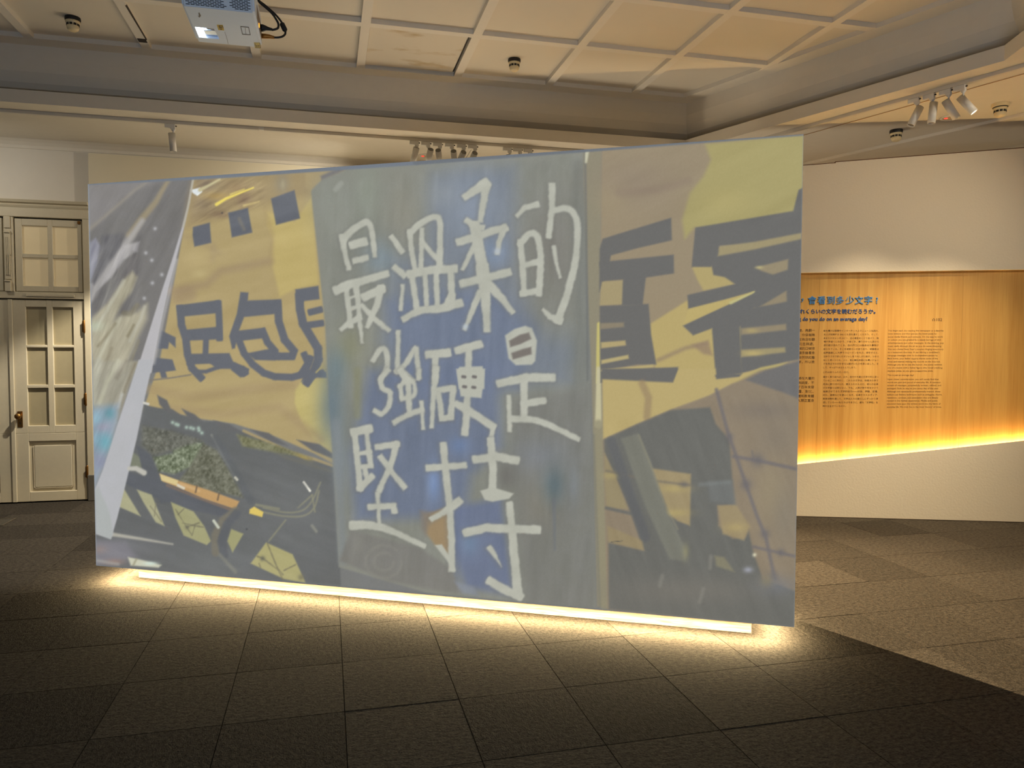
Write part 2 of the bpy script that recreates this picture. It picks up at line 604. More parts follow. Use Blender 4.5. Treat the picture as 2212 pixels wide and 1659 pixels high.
cxm = -3.0775
for n, mir in ((1, False), (2, True)):
    mx = (lambda x: 2 * cxm - x) if mir else (lambda x: x)
    sp2 = lambda a, b_: (min(mx(a), mx(b_)), max(mx(a), mx(b_)))
    spans = sorted([sp2(-2.957, -2.73), sp2(-2.683, -2.458)])
    # transom sash
    bm = bmesh.new()
    xa, xb_ = sp2(-3.022, -2.418)
    frame_bars(bm, xa, xb_, 2.146, 2.873, spans, [(2.202, 2.483), (2.523, 2.804)], YB - .025, YB + .02)
    win = struct('window_%d' % n, bm, M_door, 'transom window above the %s door leaf, four frosted panes' % ('left' if mir else 'right'))
    for a, b_ in spans:
        for c, d in ((2.202, 2.483), (2.523, 2.804)):
            obj('pane', box(a - .002, YB - .002, c - .002, b_ + .002, YB + .004, d + .002), M_glass_top, win)
    # dark sheet behind the sash, showing in its gap to the frame
    obj('gap_sheet', box(xa - .006, YB + .021, 2.14, xb_ + .012, YB + .03, 2.885), M_dark, win)
    if not mir:
        obj('catch', box(-2.452, YB - .035, 2.835, -2.424, YB - .024, 2.868, .003), M_hinge, win)
    # leaf
    spans = sorted([sp2(-2.943, -2.757), sp2(-2.701, -2.514)])
    zs = [(.788, 1.17), (1.204, 1.58), (1.608, 1.99)]
    bm = bmesh.new()
    xa, xb_ = sp2(-3.072, -2.412)
    frame_bars(bm, xa, xb_, .71, 2.063, spans, zs, YB - .022, YB + .02)
    px0, px1 = sp2(-2.943, -2.514)
    frame_bars(bm, xa, xb_, .012, .711, [(px0, px1)], [(.112, .628)], YB - .022, YB + .02)
    leaf = struct('door_%d' % n, bm, M_door, 'left cream door leaf, mostly outside the picture' if mir else 'right cream door leaf with six frosted panes and a brass knob')
    for a, b_ in spans:
        for c, d in zs:
            obj('pane', box(a - .002, YB, c - .002, b_ + .002, YB + .006, d + .002), M_glass_low, leaf)
    bm = bmesh.new()
    add_box(bm, px0 - .002, YB - .002, .11, px1 + .002, YB + .008, .63)
    add_box(bm, px0 + .035, YB - .014, .147, px1 - .035, YB - .001, .592, .012)
    obj('raised_panel', bm, M_door, leaf)
    if not mir:
        obj('meeting_strip', box(-3.098, YB - .034, .012, -3.058, YB - .021, 2.063, .004), M_door, leaf)
        pl = obj('lock_plate', box(-3.04, YB - .027, .775, -2.992, YB - .021, .937, .002), M_brass, leaf)
        obj('keyhole', box(-3.019, YB - .0285, .805, -3.012, YB - .0265, .83), M_dark, pl)
        Mk = Matrix.Translation((-3.016, YB - .027, .89)) @ Matrix.Rotation(math.pi / 2, 4, 'X')
        obj('knob', lathe([(.0, 0), (.012, 0), (.010, .02), (.018, .03), (.029, .045), (.031, .058), (.024, .072), (0, .078)], 20, Mk), M_brass, leaf, True)
        for z in (1.796, 1.051, .301):
            bm = bmesh.new()
            add_lathe(bm, [(0, -.07), (.006, -.068), (.011, -.06), (.011, .06), (.006, .068), (0, .07)], 10, Matrix.Translation((-2.405, YB - .046, z)))
            add_box(bm, -2.425, YB - .047, z - .055, -2.385, YB - .043, z + .055)
            obj('hinge', bm, M_hinge, leaf, True)
# the dark gap behind the door and the backing
struct('wall_corridor', box(-3.9, YB + .35, 0, -2.3, YB + .4, 3.0), M_white, 'corridor wall behind the double door')

# ------------------------------------------------------------------ text partition on the right
PA = np.array([4.302, 6.177, 0]); PANG = math.radians(-20.465)
PU = np.array([math.cos(PANG), math.sin(PANG), 0]); PN = np.array([PU[1], -PU[0], 0])   # PN: towards the viewer
if PN[1] > 0:
    PN = -PN


def pw(s, off, z):
    """point of the partition: s along, off in front of its face, z up"""
    p = PA + PU * s + PN * off
    return (p[0], p[1], z)


def on_part(px, py, off=0):
    w = at_plane(px, py, PA + PN * off, PN)
    return float((w - PA) @ PU), float(w[2])


S0, S1 = -2.4, 3.4
topz = lambda s: 3.289 + .0512 * (s - .017)
botz = lambda s: .497 + .1288 * s
ptop = lambda s: 2.292 + .0055 * s
back = tuple(-PN * .30)
bm = bmesh.new()
add_prism(bm, [pw(s, 0, z) for s, z in ((S0, ptop(S0)), (S1, ptop(S1)), (S1, topz(S1)), (.285, topz(.285)), (.285, topz(.285) - .009), (S0, topz(S0) - .009))], back)
wall_part = struct('wall_partition', bm, M_wallr, 'tall off-white partition with a recessed wood panel')
bm = bmesh.new()
add_prism(bm, [pw(s, 0, z) for s, z in ((S0, 0), (S1, 0), (S1, botz(S1)), (S0, botz(S0)))], tuple(-PN * .006))
add_prism(bm, [pw(s, -.0062, z) for s, z in ((S0, 0), (S1, 0), (S1, botz(S1) - .03), (S0, botz(S0) - .03))], tuple(-PN * .039))
obj('wall_base', bm, M_wallr, wall_part)
obj('top_shade_strip', prism([pw(s, .0005, z) for s, z in ((S0, topz(S0) - .010), (.285, topz(.285) - .010), (.285, topz(.285) - .001), (S1, topz(S1) - .001), (S1, topz(S1) + .006), (.283, topz(.285) + .006), (.283, topz(.285) - .004), (S0, topz(S0) - .004))], tuple(-PN * .05)), mat('shade_brown', (96, 62, 38), .9), wall_part)  # brown strip put in for the dark shade line along the partition top
obj('floor_joint', prism([pw(S0, .004, .001), pw(S1, .004, .001), pw(S1, .004, .006), pw(S0, .004, .006)], tuple(-PN * .003)), mat('joint_brown', (70, 56, 40), .9), wall_part)

M_wood = mat('oak_veneer', (206, 158, 84), .45, spec=.35)
nt, b, N = nodes(M_wood)
tcw = N('ShaderNodeTexCoord'); mpw = N('ShaderNodeMapping')
mpw.inputs['Rotation'].default_value = (0, 0, -PANG)
mpw2 = N('ShaderNodeMapping'); mpw2.inputs['Scale'].default_value = (1, 1, .03)
nt.links.new(tcw.outputs['Object'], mpw.inputs[0]); nt.links.new(mpw.outputs[0], mpw2.inputs[0])
w1 = N('ShaderNodeTexNoise'); w1.inputs['Scale'].default_value = 110; w1.inputs['Detail'].default_value = 5; w1.inputs['Distortion'].default_value = .4
w2 = N('ShaderNodeTexNoise'); w2.inputs['Scale'].default_value = 9; w2.inputs['Detail'].default_value = 3; w2.inputs['Distortion'].default_value = 1.2
for w_ in (w1, w2):
    nt.links.new(mpw2.outputs[0], w_.inputs['Vector'])
mw = N('ShaderNodeMath', operation='MULTIPLY_ADD'); mw.inputs[1].default_value = .6
nt.links.new(w1.outputs['Fac'], mw.inputs[0]); nt.links.new(w2.outputs['Fac'], mw.inputs[2])
crw = N('ShaderNodeValToRGB')
crw.color_ramp.elements[0].position = .50; crw.color_ramp.elements[0].color = (*lin((178, 131, 65)), 1)
crw.color_ramp.elements[1].position = 1.05; crw.color_ramp.elements[1].color = (*lin((200, 157, 87)), 1)
nt.links.new(mw.outputs[0], crw.inputs[0])
nt.links.new(crw.outputs[0], b.inputs['Base Color'])

wood = thing('wood_panel', 'recessed oak text panel with blue heading, lit along its slanted lower edge', 'text panel')
seams = [S0, -1.1, .178, 1.44, 2.7, S1]
REC = -.046
for s0, s1 in zip(seams, seams[1:]):
    bm = prism([pw(s0 + .0006, REC, max(.1, botz(s0) - .04)), pw(s1 - .0006, REC, max(.1, botz(s1) - .04)), pw(s1 - .0006, REC, ptop(s1) + .004), pw(s0 + .0006, REC, ptop(s0) + .004)], tuple(-PN * .02))
    obj('wood_board', bm, M_wood, wood)
M_led2 = mat('panel_led', (255, 220, 160), .5, emit=(255, 212, 140), es=80)
sl = [-1.6, S1]
bm = prism([pw(s, off, botz(s) - .024) for s, off in ((sl[0], -.012), (sl[1], -.012), (sl[1], -.04), (sl[0], -.04))], (0, 0, .005))
obj('led_strip', bm, M_led2, wood)['label'] = 'glowing warm led strip'

# ------------------------------------------------------------------ the free-standing projection screen
SL, SR = np.array([-1.513, 5.498]), np.array([2.369, 3.407])
SW = float(np.linalg.norm(SR - SL))
SA = math.atan2(*(SR - SL)[::-1])
TH, ZB, ZT0, ZT1 = .50, .110, 2.642, 2.661
scr = thing('projection_screen', 'large free-standing projection screen showing handwritten white characters, on a lit plinth', 'screen', (*SL, 0), SA)
# local axes of the screen: x along it, y away from the viewer, z up
M_body = grain(mat('screen_paint', (112, 112, 114), .7), 60, .02)
bm = bmesh.new()
add_prism(bm, [(0, 0, ZB), (SW, 0, ZB), (SW, 0, ZT1), (0, 0, ZT0)], (0, TH, 0))
obj('screen_box', bm, M_body, scr)
M_plinth = mat('washed_wood', (206, 186, 158), .6)
nt, b, N = nodes(M_plinth)
t1 = N('ShaderNodeTexCoord'); m1 = N('ShaderNodeMapping'); m1.inputs['Scale'].default_value = (.05, 1, 1)
n1 = N('ShaderNodeTexNoise'); n1.inputs['Scale'].default_value = 130; n1.inputs['Detail'].default_value = 5; n1.inputs['Distortion'].default_value = .6
nt.links.new(t1.outputs['Object'], m1.inputs[0]); nt.links.new(m1.outputs[0], n1.inputs['Vector'])
r1 = N('ShaderNodeValToRGB'); r1.color_ramp.elements[0].position = .33; r1.color_ramp.elements[0].color = (*lin((160, 138, 112)), 1)
r1.color_ramp.elements[1].position = .62; r1.color_ramp.elements[1].color = (*lin((208, 190, 164)), 1)
nt.links.new(n1.outputs['Fac'], r1.inputs[0]); nt.links.new(r1.outputs[0], b.inputs['Base Color'])
PX0, PX1, PY0, PY1 = .205, SW - .205, .15, TH - .15
obj('plinth', box(PX0, PY0, .001, PX1, PY1, ZB - .0005, .0015), M_plinth, scr)['label'] = 'pale wood plinth'
for ax, ay, bx, by in ((PX0 - .10, PY0 - .105, PX1 + .10, PY0 - .105), (PX1 + .10, PY1 + .105, PX0 - .10, PY1 + .105), (PX0 - .105, PY1 + .09, PX0 - .105, PY0 - .09), (PX1 + .105, PY0 - .09, PX1 + .105, PY1 + .09)):
    # slim profile tilted outwards by about 20 degrees, shining downwards only
    d2 = Vector((bx - ax, by - ay, 0)).normalized()
    o2 = Vector((d2.y, -d2.x, 0))
    P4 = [Vector((ax, ay, ZB - .002)) - o2 * .009 + Vector((0, 0, -.0065)), Vector((ax, ay, ZB - .002)) + o2 * .009, Vector((ax, ay, ZB - .0006)) + o2 * .009, Vector((ax, ay, ZB - .0006)) - o2 * .009]
    o = obj('led_strip', prism(P4, (bx - ax, by - ay, 0)), M_fix, scr)
    o['label'] = 'warm led strip under the screen edge'
    o.data.materials.append(M_led)
    for f in o.data.polygons:
        f.material_index = 1 if f.normal.z < -.8 else 0

AMB = .006          # room light the screen paint returns by itself
# ---- the projected picture: colours on a fine grid of the screen face
NXG, NZG = 735, 428
gs, gz = np.meshgrid(np.linspace(.0, SW, NXG), np.linspace(0, 1, NZG))
GZ = ZB + gz * ((ZT0 + (ZT1 - ZT0) * gs / SW) - ZB)
HM = np.array([256.821478, -8.710693, 208.551476, -36.865546, -328.485391, 1256.770271, -0.049463, -0.00854, 1.0]).reshape(3, 3)          # screen metres -> picture units
hw = HM[2, 0] * gs + HM[2, 1] * GZ + HM[2, 2]
PXX = ((HM[0, 0] * gs + HM[0, 1] * GZ + HM[0, 2]) / hw).astype(np.float32)
PYY = ((HM[1, 0] * gs + HM[1, 1] * GZ + HM[1, 2]) / hw).astype(np.float32)
IMG = np.zeros((NZG, NXG, 3), np.float32)
rng = np.random.default_rng(3)


def vnoise(scale, seed=0, ax=1., ay=1., oct=3):
    """smooth value noise over picture units"""
    out = np.zeros_like(PXX)
    amp, tot = 1., 0.
    for o in range(oct):
        r = np.random.default_rng(seed * 17 + o)
        tab = r.random((64, 64)).astype(np.float32)
        u = PXX * ax / scale * 2 ** o
        v = PYY * ay / scale * 2 ** o
        i, j = np.floor(u).astype(int), np.floor(v).astype(int)
        fu, fv = u - i, v - j
        fu, fv = fu * fu * (3 - 2 * fu), fv * fv * (3 - 2 * fv)
        g_ = lambda a, b_: tab[a % 64, b_ % 64]
        out += amp * ((g_(i, j) * (1 - fu) + g_(i + 1, j) * fu) * (1 - fv) + (g_(i, j + 1) * (1 - fu) + g_(i + 1, j + 1) * fu) * fv)
        tot += amp
        amp *= .5
    return out / tot


CROPS = {'A': (180, 360, 3.77), 'B': (180, 780, 3.318), 'C': (660, 360, 3.456), 'D': (660, 800, 3.073), 'E': (1240, 280, 3.073), 'F': (1240, 800, 2.86), 'P': (0, 0, 1)}


def cv(crop, pts):
    x0, y0, k = CROPS[crop]
    return np.array([(x0 + p[0] / k, y0 + p[1] / k) for p in pts], np.float32)


def window(P, pad):
    lo, hi = P.min(0) - pad, P.max(0) + pad
    msk = (PXX > lo[0]) & (PXX < hi[0]) & (PYY > lo[1]) & (PYY < hi[1])
    return np.nonzero(msk)


def seg_dist(x, y, a, b_):
    d = b_ - a
    L = float(d @ d) + 1e-9
    t = np.clip(((x - a[0]) * d[0] + (y - a[1]) * d[1]) / L, 0, 1)
    return np.hypot(x - a[0] - t * d[0], y - a[1] - t * d[1]), t


def blend(idx, al, col, tex=None):
    c = np.array(col, np.float32)
    al = al[:, None]
    if tex is not None:
        c = c[None, :] + tex[idx][:, None]
    IMG[idx] = IMG[idx] * (1 - al) + c * al


def poly(crop, pts, col, soft=2.5, alpha=1., tex=None):
    """filled shape with an edge blurred over +-soft picture units"""
    P = cv(crop, pts)
    idx = window(P, soft + 1)
    if len(idx[0]) == 0:
        return
    x, y = PXX[idx], PYY[idx]
    dist = np.full(x.shape, 1e9, np.float32)
    inside = np.zeros(x.shape, bool)
    n = len(P)
    for i in range(n):
        a, b_ = P[i], P[(i + 1) % n]
        d, _ = seg_dist(x, y, a, b_)
        dist = np.minimum(dist, d)
        if a[1] != b_[1]:
            cond = (a[1] > y) != (b_[1] > y)
            xi = (b_[0] - a[0]) * (y - a[1]) / (b_[1] - a[1]) + a[0]
            inside ^= cond & (x < xi)
    sd = np.where(inside, dist, -dist)
    t = np.clip(sd / (2 * soft) + .5, 0, 1)
    blend(idx, t * t * (3 - 2 * t) * alpha, col, tex)


def smooth_line(P, n=6):
    if len(P) < 4:
        return P
    return np.array(spline([(q[0], q[1], 0) for q in P], n), np.float32)[:, :2]


def stroke(crop, pts, w, col, soft=2.5, alpha=1., square=False, rough=0., smooth=False, tex=None):
    """brush line; w is one width or (first, last), in crop units"""
    P = cv(crop, pts)
    square = square or col == (104, 107, 116)
    if smooth:
        P = smooth_line(P)
    k = CROPS[crop][2]
    w0, w1 = (w if isinstance(w, tuple) else (w, w))
    n = len(P) - 1
    idx = window(P, max(w0, w1) / k / 2 + soft + 1)
    x, y = PXX[idx], PYY[idx]
    best = np.full(x.shape, -1e9, np.float32)
    for i in range(n):
        if square:
            d_ = P[i + 1] - P[i]
            L = math.hypot(*d_) + 1e-6
            u = ((x - P[i][0]) * d_[0] + (y - P[i][1]) * d_[1]) / L
            v = np.abs((x - P[i][0]) * d_[1] - (y - P[i][1]) * d_[0]) / L
            o = np.maximum(np.maximum(-u, u - L), 0) * 1.2
            d = (v ** 4 + o ** 4) ** .25
            t = np.clip(u / L, 0, 1)
        else:
            d, t = seg_dist(x, y, P[i], P[i + 1])
        r = (w0 + (w1 - w0) * (i + t) / n) / k / 2
        best = np.maximum(best, r - d)
    if rough:
        best = best + (N3[idx] - .5) * rough * 2 + (N2[idx] - .5) * rough * 2
    t = np.clip(best / (2 * soft) + .5, 0, 1)
    blend(idx, t * t * (3 - 2 * t) * alpha, col, tex)


def streaks(crop, pts, angle, scale, amount, tint=(1, 1, 1), seed=5, soft=10):
    """soft directional folds added inside a region"""
    global IMG
    ca, sa = math.cos(angle), math.sin(angle)
    r = np.random.default_rng(seed)
    tab = r.random((64, 64)).astype(np.float32)
    tot = np.zeros_like(PXX)
    for o, am in ((1, 1.), (2.1, .6), (4.3, .35)):
        u = (PXX * -sa + PYY * ca) / scale * o
        v = (PXX * ca + PYY * sa) / (scale * 7) * o
        i, j = np.floor(u).astype(int), np.floor(v).astype(int)
        fu, fv = u - i, v - j
        fu, fv = fu * fu * (3 - 2 * fu), fv * fv * (3 - 2 * fv)
        g_ = lambda a, b_: tab[a % 64, b_ % 64]
        tot += am * ((g_(i, j) * (1 - fu) + g_(i + 1, j) * fu) * (1 - fv) + (g_(i, j + 1) * (1 - fu) + g_(i + 1, j + 1) * fu) * fv)
    tot = (tot / 1.95 - .5) * amount
    keep = IMG.copy()
    poly(crop, pts, (0, 0, 0), soft)
    mask = 1 - (IMG.sum(-1) + 1e-3) / (keep.sum(-1) + 1e-3)
    IMG = keep + (mask * tot)[..., None] * np.array(tint, np.float32)


def blob(crop, c, r, col, alpha=1., rot=0.):
    """soft round patch"""
    P = cv(crop, [c])[0]
    k = CROPS[crop][2]
    rx, ry = (r if isinstance(r, tuple) else (r, r))
    rx, ry = rx / k, ry / k
    m_ = max(rx, ry) * 2.2
    idx = window(np.array([P]), m_)
    dx, dy = PXX[idx] - P[0], PYY[idx] - P[1]
    ca, sa = math.cos(rot), math.sin(rot)
    q = ((dx * ca + dy * sa) / rx) ** 2 + ((-dx * sa + dy * ca) / ry) ** 2
    blend(idx, np.exp(-q) * alpha, col)


N1, N2, N3 = vnoise(90, 1), vnoise(22, 2), vnoise(8, 3)
IMG[:] = (122, 123, 124)

# ---------- left: dark cloth with bright creases
DG = (122, 120, 120)
poly('P', [(150, 360), (445, 360), (420, 520), (330, 800), (190, 1260), (150, 1260)], DG, 3)
IMG += (N1[..., None] - .5) * 6
poly('A', [(30, 100), (700, 100), (420, 190), (60, 520), (20, 560)], (136, 133, 134), 12)
stroke('A', [(50, 510), (240, 350), (420, 190), (560, 100)], (26, 14), (152, 146, 138), 5, .8)
stroke('A', [(700, 100), (640, 200), (590, 290), (480, 420), (380, 560)], (30, 60), (156, 144, 120), 5, .85)
stroke('A', [(480, 440), (370, 600), (270, 740), (170, 880), (100, 960), (40, 1060)], (40, 100), (168, 165, 166), 6, .9)
poly('A', [(330, 640), (460, 610), (440, 690), (330, 760), (230, 900), (110, 1010), (200, 860)], (178, 175, 178), 4, .8)
poly('A', [(50, 620), (100, 580), (145, 650), (115, 800), (70, 930), (40, 900)], (150, 150, 164), 4, .9)
poly('A', [(150, 560), (320, 540), (300, 650), (170, 850), (90, 960), (62, 940), (115, 780)], (113, 112, 116), 6, .9)
poly('A', [(400, 690), (450, 720), (430, 930), (320, 1080), (220, 1240), (60, 1290), (40, 1240), (180, 1110), (300, 900)], (118, 115, 116), 6, .7)
poly('A', [(50, 1250), (200, 1110), (330, 920), (400, 850), (440, 900), (400, 1010), (310, 1130), (230, 1290), (130, 1440), (50, 1560)], (172, 166, 146), 6, .9)
poly('A', [(440, 1180), (520, 1120), (520, 1240), (440, 1400), (340, 1659), (60, 1659), (60, 1500), (180, 1300), (300, 1210)], (178, 172, 152), 9, .92)
for p, w, c in (([(330, 930), (200, 1160), (90, 1330)], 26, (186, 184, 170)), ([(300, 1240), (200, 1400), (110, 1600)], 30, (192, 190, 172)), ([(500, 1140), (470, 1240), (380, 1420)], 22, (190, 188, 176)),
                ([(410, 1290), (360, 1380)], 16, (130, 122, 100)), ([(260, 1280), (190, 1380), (120, 1460)], 22, (140, 132, 112)), ([(450, 1420), (400, 1560), (370, 1659)], 20, (140, 134, 116)), ([(230, 1480), (150, 1659)], 26, (148, 140, 122)),
                ([(440, 1130), (380, 1200), (330, 1190)], 40, (132, 126, 110))):
    stroke('A', p, w, c, 4, .7)
blob('A', (100, 1300), (70, 40), (184, 196, 176), .5)
for x, y in ((585, 505), (510, 703), (558, 762), (640, 880), (563, 948), (497, 1072)):
    blob('A', (x, y), 15, (184, 184, 190), .85)
# below: the cloth turns bluish
poly('B', [(40, 0), (410, 0), (330, 180), (250, 440), (150, 760), (60, 950), (40, 900)], (164, 160, 146), 5, .9)
for p, w, c in (([(110, 0), (80, 140), (70, 300)], 50, (176, 174, 160)), ([(250, 0), (170, 150), (120, 300)], 34, (190, 188, 170)), ([(370, 20), (300, 200), (250, 420)], 18, (132, 124, 108)), ([(310, 0), (240, 120)], 24, (134, 128, 116)), ([(280, 240), (250, 330)], 16, (190, 192, 190))):
    stroke('B', p, w, c, 5, .8)
poly('B', [(50, 340), (250, 310), (250, 440), (170, 700), (80, 930), (50, 900)], (142, 156, 178), 12, .85)
blob('B', (95, 420), (60, 70), (138, 176, 194), .8)
blob('B', (190, 375), (42, 45), (108, 152, 166), .9)
blob('B', (140, 480), (50, 40), (160, 152, 172), .8)
blob('B', (155, 580), (55, 70), (112, 166, 182), .9)
blob('B', (90, 560), (40, 50), (132, 168, 188), .7)
blob('B', (120, 720), (70, 60), (140, 144, 168), .8)

streaks('A', [(30, 560), (470, 560), (450, 1100), (400, 1700), (30, 1700)], 1.95, 9, 46, (1, 1, .92), 5, 12)
streaks('A', [(30, 110), (880, 90), (840, 330), (700, 800), (500, 1100), (200, 900), (30, 700)], 2.1, 16, 16, (1, 1, 1.03), 6, 12)
streaks('B', [(60, 0), (400, 0), (250, 440), (80, 900), (40, 900)], 1.95, 9, 30, (1, 1, 1), 7, 10)

# ---------- yellow banner
YB_ = (176, 158, 116)
poly('P', [(417, 384), (700, 362), (690, 480), (702, 640), (735, 1010), (680, 980), (600, 945), (505, 915), (435, 905), (390, 895), (310, 885), (345, 780)], YB_, 3)
poly('A', [(905, 90), (1900, 20), (1850, 240), (1500, 300), (1300, 330), (1100, 420), (830, 500), (870, 260)], (158, 140, 108), 16, .9)
for c, r, col in (((1000, 140), (90, 60), (132, 118, 104)), ((960, 300), (90, 90), (140, 124, 102)), ((1250, 180), (90, 60), (150, 128, 98)), ((1310, 270), (60, 70), (132, 112, 92)), ((1430, 100), (90, 60), (160, 142, 108)), ((1120, 390), (80, 30), (138, 118, 96)), ((1620, 140), (60, 90), (142, 134, 118)), ((1090, 240), (110, 30), (172, 146, 96))):
    blob('A', c, r, col, .8)
blob('A', (1625, 145), (18, 40), (166, 156, 130), .8)
poly('A', [(1490, 360), (1720, 450), (1860, 250), (1915, 960), (1720, 1000), (1600, 1060), (1570, 930), (1530, 760), (1545, 600), (1500, 480)], (190, 172, 116), 5)
poly('B', [(1570, 140), (1740, 120), (1790, 660), (1650, 560), (1560, 430), (1515, 300), (1520, 200)], (190, 176, 118), 4)
for p, w, c in (([(700, 1010), (1000, 960), (1120, 850), (1520, 770)], 60, (160, 140, 114)), ([(820, 560), (1040, 660), (1100, 700)], 40, (164, 146, 114)), ([(780, 1060), (860, 1040)], 120, (160, 140, 116)), ([(1060, 640), (1050, 760)], 40, (164, 146, 114)), ([(1480, 330), (1540, 560), (1530, 780)], 26, (164, 144, 108))):
    stroke('A', p, w, c, 9, .55)
blob('A', (950, 870), (60, 40), (192, 176, 132), .7)
blob('A', (930, 760), (90, 70), (184, 166, 122), .7)
for p, w in (([(480, 200), (760, 260), (1200, 200), (1500, 170)], 70), ([(620, 340), (1000, 380), (1400, 330), (1700, 560)], 60)):
    stroke('B', p, w, (166, 146, 112), 9, .6)
poly('A', [(870, 190), (950, 172), (970, 205), (930, 238), (900, 220)], (222, 228, 232), 2)
stroke('A', [(950, 190), (1020, 155), (1110, 105)], (30, 14), (200, 190, 152), 2.5)
stroke('A', [(1085, 308), (1160, 262), (1250, 225), (1385, 172)], (26, 12), (226, 206, 104), 2)
stroke('A', [(1200, 225), (1310, 185)], 12, (214, 196, 110), 2, .8)
stroke('A', [(1310, 318), (1430, 285)], (20, 12), (204, 184, 128), 2.5, .8)
DK = (104, 107, 116)
poly('A', [(893, 492), (1030, 455), (1043, 620), (905, 652), (890, 560)], DK)
poly('A', [(1180, 375), (1340, 335), (1377, 537), (1210, 577)], DK)
stroke('A', [(1270, 425), (1310, 510)], 26, (130, 126, 118), 4, .7)
poly('A', [(1528, 260), (1720, 190), (1766, 422), (1570, 475)], DK)
streaks('P', [(425, 395), (680, 385), (690, 640), (735, 1000), (600, 935), (340, 870), (370, 690)], 2.9, 34, 20, (1, 1, .9), 8, 14)
streaks('A', [(900, 100), (1500, 60), (1450, 330), (900, 480)], 2.65, 7, 44, (1, .95, .7), 9, 12)
# banner characters
poly('A', [(757, 1130), (1108, 1085), (1125, 1190), (775, 1225)], DK)
stroke('A', [(788, 1150), (800, 1290), (835, 1400), (850, 1530), (885, 1640), (960, 1720)], 62, DK)
stroke('A', [(1100, 1110), (1108, 1280), (1110, 1400)], 55, DK)
poly('A', [(815, 1330), (1130, 1300), (1136, 1405), (840, 1418)], DK)
stroke('A', [(1000, 1395), (995, 1540)], 48, DK)
poly('A', [(835, 1525), (1190, 1518), (1226, 1600), (1100, 1602), (860, 1612)], DK)
stroke('A', [(1050, 1590), (1100, 1625), (1240, 1625), (1330, 1660)], 44, DK)
stroke('B', [(755, 20), (800, 75), (880, 75), (980, 40)], 28, DK)
stroke('B', [(980, 20), (1080, 30), (1140, 60), (1155, 85)], (36, 60), DK)
stroke('B', [(1080, 55), (1130, 95)], 40, DK)
poly('A', [(1280, 1020), (1345, 1025), (1340, 1090), (1612, 1080), (1615, 1195), (1310, 1225), (1270, 1330), (1235, 1480), (1212, 1485), (1188, 1380), (1250, 1200)], DK)
stroke('A', [(1583, 1110), (1592, 1260), (1640, 1410), (1715, 1500), (1700, 1545), (1600, 1545)], 64, DK)
poly('A', [(1225, 1340), (1478, 1310), (1492, 1395), (1235, 1425)], DK)
stroke('A', [(1262, 1400), (1310, 1520), (1380, 1610), (1470, 1680), (1560, 1710), (1700, 1715), (1800, 1690), (1850, 1560)], 58, DK)
stroke('A', [(1462, 1340), (1500, 1430), (1560, 1500)], 58, DK)
poly('A', [(1330, 1520), (1480, 1490), (1560, 1480), (1640, 1560), (1560, 1580), (1400, 1575)], DK)
poly('A', [(1725, 1000), (1915, 970), (1925, 1080), (1800, 1095), (1790, 1110), (1745, 1100)], DK)
stroke('A', [(1758, 1050), (1765, 1160), (1790, 1280), (1850, 1380), (1910, 1480), (1915, 1570), (1870, 1690), (1820, 1760)], 70, DK)
stroke('A', [(1850, 1185), (1930, 1165)], 56, DK)
stroke('A', [(1835, 1290), (1940, 1275)], 56, DK)
stroke('A', [(1800, 1530), (1830, 1600), (1780, 1680)], 56, DK)
poly('A', [(628, 1330), (752, 1390), (752, 1475), (700, 1430), (690, 1485), (600, 1480)], DK)
poly('A', [(590, 1555), (725, 1570), (755, 1659), (560, 1680)], DK)
poly('B', [(480, 0), (640, 0), (652, 65), (590, 75), (602, 120), (560, 122), (545, 70), (470, 40)], DK)
stroke('B', [(470, 138), (620, 122), (770, 98)], 10, (128, 122, 114), 2)
poly('B', [(1560, 150), (1600, 60), (1740, 60), (1745, 120), (1620, 118)], DK, 2.5)
stroke('B', [(1670, 80), (1720, 30), (1735, 70)], 12, (176, 162, 112), 2)

# ---------- below the banner
LOW = (104, 106, 108)
poly('B', [(440, 290), (470, 320), (540, 335), (640, 345), (700, 385), (860, 432), (960, 432), (1100, 490), (1250, 540), (1400, 610), (1500, 670), (1800, 745), (1850, 1659), (60, 1659), (60, 1240), (200, 1260), (310, 850), (400, 480)], LOW, 3)
blob('B', (1500, 1100), (400, 300), (116, 118, 120), .7)
blob('B', (300, 1350), (260, 120), (118, 119, 124), .8)
blob('B', (1000, 1450), (400, 150), (116, 119, 122), .7)
for p in ([(530, 243), (600, 280), (632, 352), (705, 395), (590, 360), (545, 310)], [(705, 340), (800, 382), (860, 436), (760, 420)], [(930, 424), (1050, 452), (1130, 505), (1000, 500)], [(1195, 488), (1330, 515), (1470, 610), (1340, 580)], [(1528, 563), (1690, 595), (1790, 665), (1790, 700), (1640, 640)]):
    poly('B', p, (106, 106, 108), 3)
stroke('B', [(1150, 500), (1350, 590), (1500, 660), (1650, 700), (1790, 750)], 20, (166, 150, 116), 2.5)
stroke('B', [(1230, 570), (1450, 690), (1780, 790)], 22, (112, 112, 108), 4)
GT = (N3 - .5) * 70 + (vnoise(4.5, 9, oct=2) - .5) * 70
poly('B', [(640, 560), (860, 585), (850, 660), (770, 760), (650, 810), (540, 790), (500, 690), (640, 660)], (118, 126, 106), 5, 1, GT)
poly('B', [(860, 590), (960, 640), (1100, 860), (1150, 980), (900, 930), (680, 860), (760, 760)], (112, 113, 100), 5, 1, GT * .6)
poly('B', [(420, 460), (640, 500), (860, 570), (640, 640), (500, 680), (420, 600)], (108, 109, 102), 6, 1, GT * .5)
poly('B', [(1100, 525), (1300, 575), (1450, 625), (1640, 700), (1300, 640), (1140, 610)], (124, 124, 98), 5, 1, GT * .5)
blob('B', (1580, 690), (60, 14), (170, 150, 90), .7, .4)
